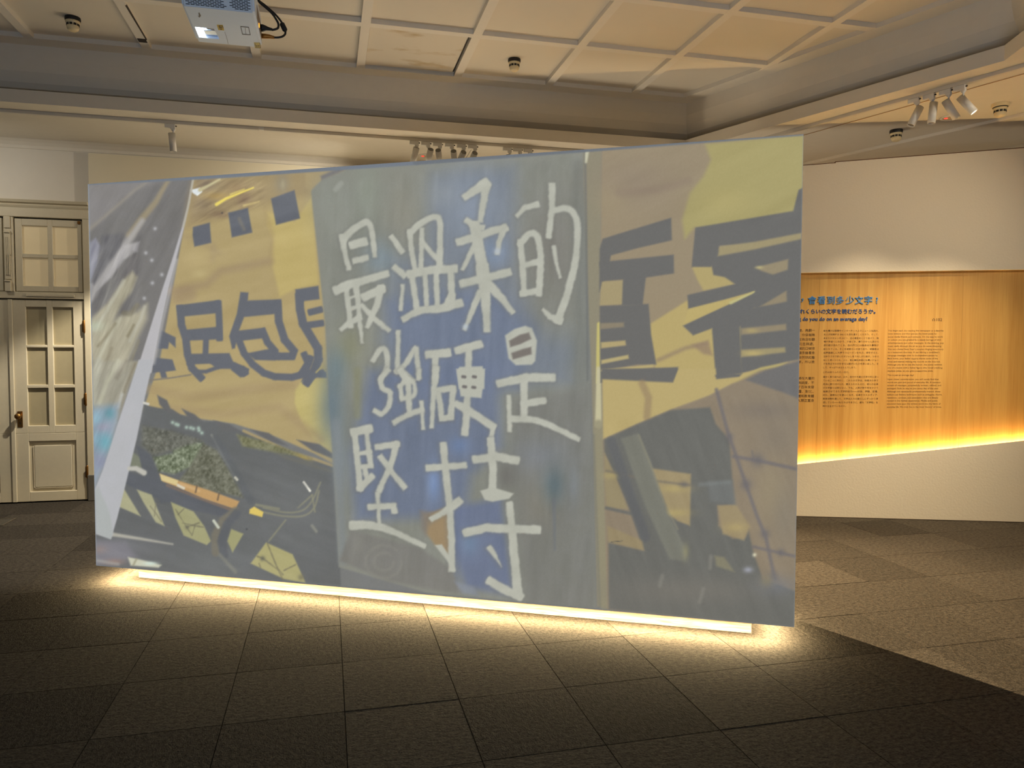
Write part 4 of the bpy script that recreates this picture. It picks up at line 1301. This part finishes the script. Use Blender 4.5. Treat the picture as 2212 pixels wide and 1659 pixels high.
nt.links.new(av.outputs['Color'], sb.inputs[0])
nt.links.new(sb.outputs[0], b.inputs['Emission Color'])
b.inputs['Emission Strength'].default_value = 1
o = link('projected_picture', me, M_pic, scr)
o['label'] = 'projected video picture with white brush characters on blue board and yellow banner'

# ------------------------------------------------------------------ lettering on the wood panel
M_blue = mat('blue_letter', (66, 132, 200), .4)
M_blue2 = mat('deep_blue_letter', (34, 78, 140), .4)
M_text = mat('printed_text', (74, 50, 22), .7)


def lettering(name, body, px0, px1, pyb, m, raise_=0., bold=0., shear=0., pyb1=None, res=2, em=0):
    """text on the wood panel from px0 to px1 with its baseline at pyb (measured in the photograph)"""
    s0, z0 = on_part(px0, pyb, REC)
    s1, z1 = on_part(px1, pyb if pyb1 is None else pyb1, REC)
    cu = bpy.data.curves.new(name, 'FONT')
    cu.body = body
    cu.resolution_u = res
    cu.offset = bold
    cu.extrude = raise_ * 8
    cu.shear = shear
    tmp = bpy.data.objects.new(name, cu)
    C.objects.link(tmp)
    bpy.context.view_layer.update()
    me = bpy.data.meshes.new_from_object(tmp.evaluated_get(bpy.context.evaluated_depsgraph_get()))
    bpy.data.objects.remove(tmp)
    bpy.data.curves.remove(cu)
    n = len(me.vertices)
    co = np.empty(n * 3, np.float32)
    me.vertices.foreach_get('co', co)
    co = co.reshape(-1, 3)
    x0, x1 = co[:, 0].min(), co[:, 0].max()
    k = (s1 - s0) / (x1 - x0)
    if em:
        s0, s1 = (s0 + s1) / 2 - em * (x1 - x0) / 2, (s0 + s1) / 2 + em * (x1 - x0) / 2
        z1 = z0
        k = em
    s = s0 + (co[:, 0] - x0) * k
    z = z0 + (s - s0) * (z1 - z0) / (s1 - s0) + co[:, 1] * k
    off = REC + .0008 + (co[:, 2] - co[:, 2].min()) / max(1e-6, np.ptp(co[:, 2])) * raise_ if raise_ else np.full(n, REC + .0008)
    w = PA + s[:, None] * PU + off[:, None] * PN
    w[:, 2] = z
    me.vertices.foreach_set('co', w.astype(np.float32).ravel())
    me.update()
    o = link(name, me, m, wood)
    if name == 'text_line':
        o['kind'] = 'stuff'
    return o


Q = lambda x, y: (1700 + x / 5.925, 620 + y / 5.925)         # crop of the panel
# Chinese heading, one raised character each: box of each character in the crop
for ch, a, b_ in (('會', 273, 368), ('看', 388, 490), ('到', 508, 612), ('多', 633, 724), ('少', 752, 856), ('文', 866, 976), ('字', 990, 1090), ('？', 1118, 1180)):
    p0, p1 = Q(a, 210), Q(b_, 210)
    lettering('title_character', ch if ch != '？' else '?', p0[0], p1[0], p0[1], M_blue, .007, 0 if ch == '？' else .004, em=.080)
p0, p1 = Q(182, 172), Q(210, 172)
lettering('title_character', '，', p0[0], p1[0], p0[1] + 1, M_blue, .007, .004)
p0, p1 = Q(110, 335), Q(1130, 335)
lettering('subtitle_lettering', 'どれくらいの文字を読むだろうか。', p0[0], p1[0], p0[1], M_blue2, .004, .012)
p0, p1 = Q(150, 430), Q(1028, 430)
lettering('subtitle_lettering', 'g do you do on an average day?', p0[0], p1[0], p0[1], M_blue2, .004, .012)
p0, p1 = Q(1912, 437), Q(1985, 437)
lettering('track_number', '102', p0[0], p1[0], p0[1], M_text, 0, .01)
# headphone pictogram
bm = bmesh.new()
for (ax, ay, bx, by) in ((1862, 425, 1866, 412), (1866, 412, 1878, 404), (1878, 404, 1890, 412), (1890, 412, 1894, 425)):
    a, b_ = on_part(*Q(ax, ay), REC), on_part(*Q(bx, by), REC)
    d = np.array(b_) - np.array(a); d /= np.linalg.norm(d); nn = np.array((-d[1], d[0])) * .0022
    add_prism(bm, [pw(a[0] + nn[0], REC + .0004, a[1] + nn[1]), pw(b_[0] + nn[0], REC + .0004, b_[1] + nn[1]), pw(b_[0] - nn[0], REC + .0004, b_[1] - nn[1]), pw(a[0] - nn[0], REC + .0004, a[1] - nn[1])], tuple(PN * .0005))
for x in (1864, 1886):
    a, b_ = on_part(*Q(x, 438), REC), on_part(*Q(x + 8, 423), REC)
    add_prism(bm, [pw(a[0], REC + .0004, a[1]), pw(b_[0], REC + .0004, a[1]), pw(b_[0], REC + .0004, b_[1]), pw(a[0], REC + .0004, b_[1])], tuple(PN * .0005))
obj('headphone_pictogram', bm, M_text, wood)

ja = [("目を開けば新聞やインターネット上のニュースを読み、", 570, 1172), ("友人が投稿する SNS にも目を通すことだろう。そして、", 617, 1172), ("あまたのキャッチコピー、店の看板をくぐり抜けて、職", 665, 1174),
      ("場や学校へと向かう。夕食どき、通りかかった店から", 710, 1175), ("流行歌が流れてくる。店の戸口には色あせた春聯が", 757, 1174), ("貼られている。そこを選挙カーが走り去り、候補者は", 805, 1174),
      ("拡声器越しに大声でスローガンを叫ぶ。帰宅すると、", 852, 1172), ("父がスマホで読んだダジャレをうれしげに話す。つまら", 899, 1174), ("ないと思いつつも、ふと、前に観た映画にも寒いジョー", 946, 1172),
      ("クを飛ばすのが好きな父親がいたのを思い出した。そ", 993, 1170), ("して、やっぱりほほえんでしまう。", 1040, 885), ("これはありふれた一日だ。", 1100, 795),
      ("細かく振り返れば、日々、自分が大量の文字の中に浸っ", 1160, 1170), ("ていることに気付く。これらの文字は、物書きの手で", 1207, 1168), ("丹念に飾り付けられ、整えられたものだ。彼らの全員", 1254, 1167),
      ("が文学者とは限らない。でも、人類が数千年をかけて", 1301, 1167), ("発展させてきた文学的技巧――修辞、押韻、反復、", 1348, 1165), ("対比、連想などを使いこなす。伝承やマスメディア、", 1393, 1163),
      ("教育体制を通じて、文学は人々の暮らしにすっかり浸", 1440, 1164), ("透している――私たちは今まさに、最も「文学的」な", 1487, 1163), ("時代を生きているのだ。", 1534, 755)]
for i, (t, y, xr) in enumerate(ja):
    xl = 471 - 13 * i / 20
    p0, p1 = Q(xl, y), Q(xr, y)
    lettering('text_line', t, p0[0], p1[0], p0[1], M_text, 0, 0, res=2)
en = [("You begin each day reading the newspaper or a favorite", 568, 2002), ("news website and then peruse the latest posts by", 607, 1913), ("social media friends and contacts. On the way to work", 647, 1995),
      ("or school, you are greeted by a steady barrage of slick", 686, 1973), ("advertisements and other messages. In the evening, pop", 726, 2006), ("music wafts through the air as you do some shopping.", 766, 1980),
      ("You see a faded New Year’s couplet clinging tenaciously", 806, 2003), ("to a restaurant doorway. A van blaring a candidate’s", 845, 1950), ("campaign messages over its loudspeakers passes by.", 885, 1932),
      ("Back home, your father eagerly shares some of the", 925, 1930), ("jokes and memes making the rounds on the Internet.", 964, 1963), ("Although you fail to see the humor, the scene reminds", 1003, 1983),
      ("you of a movie with a father figure who loved cracking", 1043, 1988), ("deadpan jokes, so you give a supportive smile.", 1083, 1870), ("This is just an average day!", 1137, 1622),
      ("Upon closer consideration, you will surely find that", 1190, 1942), ("words are part and parcel of everyday life. A constant", 1230, 1966), ("stream of messages, purposefully written, refined, and", 1268, 1971),
      ("packaged, finds its way to you every day of the year.", 1307, 1942), ("Although not necessarily professionally trained, these", 1347, 1963), ("authors use literary techniques such as ambiguity, rhyme,", 1386, 1985),
      ("repetition, contrast, and association that are deeply", 1426, 1935), ("rooted in the human experience. Media and public", 1465, 1928), ("education have spun the written word into the fabric of", 1504, 1965), ("everyday life. We truly live in the most ‘literary’ of times.", 1544, 1977)]
for i, (t, y, xr) in enumerate(en):
    xl = 1294 - 16 * i / 24
    p0, p1 = Q(xl, y), Q(xr, y)
    lettering('text_line', t, p0[0], p1[0], p0[1], M_text, 0, 0, res=2)
zh = [("新聞，再翻一", 570, 357), ("實，你穿越無", 628, 357), ("，在商店街聽", 686, 357), ("一句吉祥語，", 745, 345), ("們喊的口號很", 803, 356), ("一個手機看來", 858, 355), ("，突然想起看", 917, 354), ("老爹，所以晚", 974, 353),
      ("沉浸在大量的", 1183, 350), ("修飾調度，不", 1240, 348), ("了千百年來發", 1296, 347), ("反覆、對比、", 1353, 338), ("媒體和教育體", 1410, 345), ("，人類正置身", 1467, 345)]
for t, y, xr in zh:
    p0, p1 = Q(xr - 250 + (12 if t[-1] in '，、' else 0), y), Q(xr, y)
    lettering('text_line', t, p0[0], p1[0], p0[1], M_text, 0, 0, res=2)

# ------------------------------------------------------------------ light tracks and track spotlights
M_track = mat('white_track', (214, 208, 196), .45)
M_lens_on = mat('lit_lens', (255, 250, 240), .4, emit=(255, 244, 225), es=9)
M_lens_off = mat('dull_lens', (120, 116, 108), .3)
TRY, TRZ = 7.50, ZL - .030
t = thing('light_track', 'long white light track along the soffit above the screen', 'light track', (-.6, TRY, ZL))
obj('rail', box(-6, -.018, -.030, 0, .018, 0, .002), M_track, t)
obj('rail', box(.045, -.018, -.030, 6.0, .018, 0, .002), M_track, t)
obj('coupler', box(0, -.016, -.026, .045, .016, 0), M_fix, t)
TRB = np.array([4.256, 6.378]); TRD = np.array([.342, -.940])
trang = math.atan2(TRD[1], TRD[0])
t = thing('light_track', 'white light track along the right soffit with four spotlights', 'light track', (*TRB, ZL), trang)
obj('rail', box(-.9, -.018, -.030, 4, .018, 0, .002), M_track, t)
obj('end_cap', box(-.915, -.017, -.029, -.9, .017, 0), M_fix, t)
M_wire = mat('brown_wire', (176, 140, 92), .6)
c1 = at_z(1736, 291, ZL); c2 = at_z(2212, 158, ZL)
d_ = (c2 - c1) / np.linalg.norm(c2 - c1)
bm = bmesh.new(); add_tube(bm, [c1 - d_ * .9 - [0, 0, .005], c2 + d_ * 2.4 - [0, 0, .005]], .0026, 6)
tag(obj('surface_wire', bm, M_wire), 'thin brown wire fixed along the right ceiling beside the light track', 'wire')


def spotlight(x, y, ang, axis, label, group, lit=False, length=.165, rad=.030, drop=.075, cap=None):
    """adapter in the track, stem, yoke and a cylindrical head pointing along axis"""
    r = thing('track_spotlight', label, 'spotlight', (x, y, TRZ), ang, group)
    bm = box(-.046, -.015, -.034, .042, .015, .0, .003)
    add_box(bm, .004, -.016, -.050, .044, .016, -.030, .004)
    adp = obj('adapter', bm, M_fix, r)
    bm = box(.042, -.006, -.020, .056, .006, -.010, .002)
    obj('locking_lever', bm, M_dark, adp)
    bm = lathe([(0, -.048), (.016, -.048), (.016, -.056), (.007, -.064), (.007, -.05 - drop), (0, -.05 - drop)], 14, Matrix.Translation((.026, 0, 0)))
    obj('stem', bm, M_fix, r, True)
    ax = Vector(axis).normalized()
    ax = Matrix.Rotation(-ang, 3, 'Z') @ ax
    piv = Vector((.026, 0, -.05 - drop + .012))
    q = ax.to_track_quat('Z', 'X').to_matrix().to_4x4()
    side = q.to_3x3() @ Vector((0, 1, 0))
    if side.z < 0:
        side = -side
    start = piv - side * (rad * .55) - ax * (length * .22)
    M = Matrix.Translation(start) @ q
    hd = obj('lamp_body', lathe([(0, .004), (rad * .9, .004), (rad, 0), (rad, length), (rad * .88, length), (rad * .86, length - .012)], 24, M), M_fix, r, False)
    for p in hd.data.polygons:
        p.use_smooth = len(p.vertices) == 4
    obj('back_slot', lathe([(0, -.0005), (rad * .88, -.0005), (rad * .9, .0035), (0, .0035)], 20, M), cap or M_dark, hd)
    obj('lens', lathe([(0, length - .009), (rad * .87, length - .009), (rad * .87, length - .013), (0, length - .013)], 20, M), M_lens_on if lit else M_lens_off, hd)
    return r


spotlight(-1.372, TRY, 0, (.06, .10, -1), 'lone white cylinder spotlight on the back track above the doors', 'track spotlights')
RV = Vector(CAM[0]); 
FW = Vector((CAM[2][0], CAM[2][1], 0)).normalized()
dn = Vector((0, 0, -1))
for x, ax, lit, lab in ((.855, RV * -.28 + dn * .85 + FW * .35, True, 'leftmost of six spotlights on the back track, head leaning left'),
                        (.968, RV * -.25 + dn * .62 + FW * .6, True, 'second spotlight of the back track cluster, beside the round ceiling lamp'),
                        (1.085, RV * .02 + dn * .60 + FW * .75, True, 'third spotlight of the back track cluster, back slot facing the room'),
                        (1.205, RV * .0 + dn * .60 + FW * .75, True, 'fourth spotlight of the back track cluster, with a bright pin on its slot'),
                        (1.325, RV * -.35 + dn * .5 + FW * .7, True, 'fifth spotlight of the back track cluster, with a slanting arm beside it'),
                        (1.440, RV * -.35 + dn * .5 + FW * .7, True, 'sixth and rightmost spotlight of the back track cluster, mostly hidden by the screen')):
    r = spotlight(x, TRY, 0, ax, lab, 'track spotlights', lit, drop=.06 + .008 * (x - .8), cap=M_lens_off)
    if abs(x - 1.325) < .01:
        bm = bmesh.new(); add_tube(bm, [(.10, 0, -.045), (.035, 0, -.15)], .003, 6)
        obj('arm', bm, M_fix, r)
for x, lab in ((1.797, 'first of three spotlight adapters just clearing the screen top, nearest the six'), (1.905, 'middle of three spotlight adapters just clearing the screen top'), (2.015, 'last of three spotlight adapters just clearing the screen top, farthest right')):
    spotlight(x, TRY, 0, RV * -.1 + dn * .7 + FW * .6, lab, 'track spotlights', True, cap=M_lens_off)
for px, py, ax, lit, lab in ((1983, 216, RV * -.42 + dn * .85, False, 'right track spotlight leaning left, first from the screen'),
                             (2015.5, 207, RV * -.10 + dn * .95, False, 'right track spotlight hanging straight down, second from the screen'),
                             (2053, 198, RV * .56 + dn * .82, False, 'right track spotlight leaning right unlit, third from the screen'),
                             (2085, 190, RV * .52 + dn * .80 - FW * .28, True, 'right track spotlight with a bright white lens facing the camera')):
    w = at_z(px, py, TRZ)
    tt = (w[:2] - TRB) @ TRD
    q = TRB + TRD * tt
    spotlight(q[0], q[1], trang, ax, lab, 'track spotlights', lit)

# ------------------------------------------------------------------ smoke detectors and recessed lamps


def detector(loc, label, plate=False):
    r = thing('smoke_detector', label, 'smoke detector', loc, .3, 'smoke detectors')
    if plate:
        obj('mounting_plate', lathe([(0, 0), (.066, 0), (.066, -.026), (.06, -.03), (0, -.03)], 28), M_cream, r, False)
    z = -.028 if plate else 0
    h = .008 if plate else .030
    obj('base', lathe([(0, z), (.056, z), (.058, z - h * .5), (.055, z - h), (0, z - h)], 28), M_dark, r)
    z -= h
    bd = obj('body', lathe([(0, z), (.053, z), (.053, z - .010), (.046, z - .018), (.043, z - .040), (.045, z - .044), (.040, z - .064), (.028, z - .074), (0, z - .076)], 28), M_cream, r, True)
    for k in range(10):
        a = k * 2 * math.pi / 10
        Mw = Matrix.Rotation(a, 4, 'Z')
        bm = bmesh.new()
        add_box(bm, .041, -.0105, z - .037, .0465, .0105, z - .021, 0, Mw)
        obj('vent_window', bm, M_dark, bd)
    bm = lathe([(0, 0), (.003, -.001), (0, -.003)], 8, Matrix.Translation((.0, -.054, z - .006)))
    obj('indicator', bm, M_dark, bd)
    return r


detector(at_z(157, 38, ZU + .04), 'cream smoke detector on the coffered ceiling left of the projector')
detector(at_z(1111, 128, ZU + .04), 'cream smoke detector in the middle of a coffered ceiling panel')
detector(at_z(1936, 281, ZL), 'cream smoke detector with a black base on the right soffit beside the screen')
detector(at_z(2161, 224, ZL), 'cream smoke detector on a thick mounting plate at the far right', True)

M_redled = mat('red_indicator', (255, 60, 50), .4, emit=(255, 60, 50), es=2.0)
for (px, py), lab in (((2052, 254), 'round recessed emergency lamp with red indicator behind the right track spotlights'), ((921, 336), 'round recessed emergency lamp with red indicator behind the back track spotlights')):
    w = at_z(px, py, ZL)
    r = thing('recessed_lamp', lab, 'ceiling lamp', w, 0, 'recessed emergency lamps')
    obj('trim_ring', lathe([(.062, 0), (.082, 0), (.080, -.005), (.064, -.010), (.060, -.004), (.062, 0)], 32), M_fix, r, True)
    df = obj('diffuser', lathe([(0, -.0005), (.062, -.0005), (.062, -.004), (.05, -.006), (0, -.007)], 28), mat('lamp_diffuser', (196, 180, 150), .5), r, True)
    bm = bmesh.new(); add_box(bm, -.05, -.016, -.012, -.024, .006, -.0055, .003, Matrix.Rotation(-.3, 4, 'Z'))
    obj('indicator', bm, M_redled, df)

# floor box at the left edge
r = thing('floor_box', 'square metal lidded floor box in the carpet before the doors', 'floor box', (-2.97, 7.62, .0))
obj('lid', box(-.20, -.14, -.002, .16, .14, .003, .001), mat('floor_box_lid', (70, 66, 58), .5, .3), r)
bm = bmesh.new()
for a in ((-.215, -.155, .175, -.142), (-.215, .142, .175, .155), (-.215, -.142, -.202, .142), (.162, -.142, .175, .142)):
    add_box(bm, a[0], a[1], -.002, a[2], a[3], .005)
obj('rim', bm, mat('floor_box_rim', (120, 112, 98), .35, .8), r)

# ------------------------------------------------------------------ projector hanging from the upper ceiling
ZP = 3.30
M_proj = grain(mat('projector_white', (226, 236, 248), .45), 30, .02)
X0, X1, Y0, Y1 = -.700, -.348, 4.175, 4.628
pj = thing('projector', 'white ultra short throw projector hanging from the ceiling above the screen', 'projector', (0, 0, 0))
ins = .012
bm = bmesh.new()
HT = .155
# profile in Y-Z: flat underside, the grille face rises towards the viewer
prof = [(Y1, ZP), (Y0, ZP), (Y0 - .055, ZP + .060), (Y0 - .06, ZP + HT), (Y1 - .03, ZP + HT), (Y1 - .004, ZP + .05)]
add_prism(bm, [(X0, y, z) for y, z in prof], (X1 - X0, 0, 0))
bmesh.ops.bevel(bm, geom=[e for e in bm.edges if abs((e.verts[0].co - e.verts[1].co).x) < .01], offset=.012, segments=3, affect='EDGES')
# window recess cut into the underside near the screen, left half
wx0, wx1, wy0, wy1 = X0 + .022, X0 + .125, 4.425, 4.565
body = obj('body', bm, M_proj, pj)
cut = obj('window_cutter', prism([(wx0, wy0, ZP - .02), (wx1 - .006, wy0, ZP - .02), (wx1 + .004, wy1, ZP - .02), (wx0, wy1, ZP - .02)], (0, 0, .055)), None)
md = body.modifiers.new('window', 'BOOLEAN'); md.object = cut; md.operation = 'DIFFERENCE'; md.solver = 'EXACT'
bpy.context.view_layer.update()
me = bpy.data.meshes.new_from_object(body.evaluated_get(bpy.context.evaluated_depsgraph_get()))
body.modifiers.clear(); body.data = me
bpy.data.objects.remove(cut)
# mirror glass with the bright lamp exit
M_lampglow = mat('projector_beam_exit', (255, 255, 255), .3, emit=(235, 245, 255), es=7)
bm = prism([(wx0 + .002, wy0 + .004, ZP + .008), (wx0 + .020, wy0 + .004, ZP + .008), (wx0 + .034, wy1 - .006, ZP + .012), (wx0 + .002, wy1 - .006, ZP + .012)], (0, 0, .003))
obj('lamp_exit', bm, M_lampglow, pj)['label'] = 'glowing white lamp exit'
M_mirror = mat('projector_mirror', (190, 205, 225), .15, .6)
bm = prism([(wx0 + .036, wy0 + .06, ZP + .010), (wx1 - .004, wy0 + .06, ZP + .014), (wx1 - .002, wy1 - .004, ZP + .012), (wx0 + .038, wy1 - .004, ZP + .010)], (0, 0, .003))
obj('mirror', bm, M_mirror, pj)
bm = bmesh.new()
pts = [(wx0 + .03, .02), (wx0 + .05, .028), (wx0 + .058, .055), (wx0 + .072, .052), (wx0 + .08, .062), (wx0 + .1, .058), (wx1 - .002, .05), (wx1 - .004, .012), (wx0 + .028, .012)]
add_prism(bm, [(x, wy0 + y, ZP + .014) for x, y in pts], (0, 0, .004))
obj('mirror_shroud', bm, mat('shroud_grey', (150, 148, 146), .5), pj)
# grille slots on the rising face
gx, gd = Vector((1, 0, 0)), Vector((0, -.055, .060)).normalized()
gn = Vector((0, -.060, -.055)).normalized()
g0 = Vector((X0, Y0, ZP))
bm = bmesh.new()
for row in range(9):
    for col in range(13):
        u = .020 + col * .0235 + (row % 2) * .0117
        v = .0105 + row * .0072
        if u > .205 - v * .3 and u < .232 - v * .3 + .004 or u > .318:
            continue
        if u < .012 or u + .02 > .336:
            continue
        c = g0 + gx * u + gd * v
        a = c + gn * .0006
        add_prism(bm, [a, a + gx * .0195, a + gx * .0195 + gd * .0036, a + gd * .0036], tuple(gn * -.002))
o = obj('grille_slots', bm, M_dark, pj); o['kind'] = 'stuff'
# labels and seams on the underside
under = lambda x, y: (x, y, ZP - .0006)


def sticker(name, px, m, h=.0008):
    pts = [at_z(*p, ZP - .0001) for p in px]
    return obj(name, prism(pts, (0, 0, -h)), m, pj)


pz = lambda x, y: (380 + x / 8.508, y / 8.508)
M_yel = mat('yellow_label', (214, 178, 52), .5)
M_yel2 = mat('pale_yellow_label', (196, 172, 78), .5)
M_brn = mat('label_print', (84, 60, 24), .6)
st = sticker('warning_label', [pz(752, 455), pz(862, 458), pz(888, 558), pz(780, 550)], M_yel)
for q in ([(785, 470), (862, 475), (864, 485), (788, 480)], [(785, 470), (800, 472), (816, 520), (800, 520)], [(850, 475), (862, 476), (872, 522), (860, 520)], [(815, 492), (838, 494), (845, 520), (822, 520)], [(808, 530), (850, 532), (852, 545), (812, 543)]):
    pts = [at_z(*pz(*p), ZP - .0012) for p in q]
    obj('label_print', prism(pts, (0, 0, -.0004)), M_brn, st)
st = sticker('corner_label', [pz(1432, 780), pz(1538, 782), pz(1560, 884), pz(1455, 880)], M_yel2)
for q in ([(1450, 800), (1458, 800), (1468, 850), (1460, 850)], [(1470, 848), (1492, 830), (1502, 850), (1480, 856)], [(1510, 845), (1522, 828), (1536, 850), (1520, 852)], [(1538, 786), (1546, 786), (1562, 880), (1554, 880)], [(1460, 872), (1555, 878), (1556, 884), (1462, 880)]):
    obj('label_print', prism([at_z(*pz(*p), ZP - .0012) for p in q], (0, 0, -.0004)), M_brn, st)
M_grey = mat('seam_grey', (84, 80, 76), .6)
for q in ([(1185, 480), (1338, 495), (1340, 507), (1188, 492)], [(1185, 480), (1196, 482), (1230, 630), (1218, 628)], [(1330, 496), (1340, 496), (1372, 640), (1362, 640)], [(1218, 622), (1370, 634), (1372, 644), (1222, 634)], [(1268, 510), (1274, 510), (1292, 622), (1286, 622)]):
    sticker('button_seam', [pz(*p) for p in q], M_grey)
sticker('cover_seam', [pz(895, 585), pz(899, 585), pz(945, 720), pz(940, 720)], M_grey)
sticker('cover_seam', [pz(940, 720), pz(945, 720), pz(962, 808), pz(957, 808)], M_grey)
sticker('screw_mark', [pz(415, 235), pz(435, 232), pz(460, 290), pz(432, 322), pz(404, 290), (pz(424, 296))], mat('logo_grey', (120, 112, 96), .5))
# ports on the right flank
bm = box(X1 - .002, 4.30, ZP + .03, X1 + .001, 4.60, ZP + .10)
obj('port_panel', bm, mat('port_panel_grey', (120, 104, 92), .5), pj)
bm = box(X1 + .001, 4.40, ZP + .03, X1 + .004, 4.425, ZP + .045)
obj('status_light', bm, mat('amber_light', (255, 160, 60), .4, emit=(255, 150, 50), es=2.5), pj)
# ceiling mount above the frame
bm = box(-.60, 4.25, ZP + HT, -.45, 4.5, ZP + HT + .015, .003)
add_lathe(bm, [(0, ZP + HT), (.022, ZP + HT), (.022, ZU + .045), (0, ZU + .045)], 16, Matrix.Translation((-.525, 4.37, 0)))
add_lathe(bm, [(0, ZU + .03), (.06, ZU + .03), (.06, ZU + .04), (0, ZU + .04)], 20, Matrix.Translation((-.525, 4.37, 0)))
obj('ceiling_mount', bm, M_fix, pj)

# cables plugged into the right flank
cab = lambda x, y, d=4.52: at_plane(*pz(x, y), (0, d, 0), (0, 1, 0))
def plug_to(x):
    return x
r = thing('power_cable', 'black power cable looping from the ceiling into the projector', 'cable', (X1, 4.52, ZP), 0)
r.location = (0, 0, 0)
pts = [(-.30, 4.50, ZU - .05), cab(1440, -160), cab(1520, 20), cab(1640, 130), cab(1760, 240), cab(1850, 370), cab(1885, 450), cab(1870, 520), cab(1790, 548), cab(1760, 548)]
bm = bmesh.new(); add_tube(bm, spline(pts), .0062, 8)
obj('cord', bm, M_black, r, True)
bm = bmesh.new(); add_tube(bm, [cab(1775, 545), cab(1700, 530), cab(1660, 520), cab(1600, 515), cab(1560, 515)], [.007, .010, .013, .020, .020], 10)
obj('plug', bm, M_black, r, True)
r = thing('signal_cable', 'black video cable with a ferrite bead and gold plug at the projector', 'cable')
d2 = 4.60
pts = [(-.28, 4.56, ZU - .05), cab(1430, -220, d2), cab(1500, -20, d2), cab(1640, 100, d2), cab(1800, 240, d2), cab(1900, 350, d2), cab(1960, 440, d2), cab(2000, 540, d2), cab(2010, 620, d2), cab(1960, 670, d2), cab(1890, 688, d2), cab(1800, 690, d2)]
bm = bmesh.new(); add_tube(bm, spline(pts), .0058, 8)
obj('cord', bm, M_black, r, True)
bm = bmesh.new(); add_tube(bm, [cab(1935, 420, d2), cab(1950, 440, d2), cab(2005, 555, d2), cab(2012, 580, d2)], [.008, .0145, .0145, .008], 12)
obj('ferrite_bead', bm, M_black, r, True)
bm = bmesh.new(); add_tube(bm, [cab(1810, 690, d2), cab(1780, 685, d2), cab(1720, 672, d2), cab(1640, 665, d2), cab(1560, 660, d2)], [.008, .009, .012, .014, .014], 10)
obj('plug', bm, mat('gold_plug', (168, 112, 40), .4, .5), r, True)
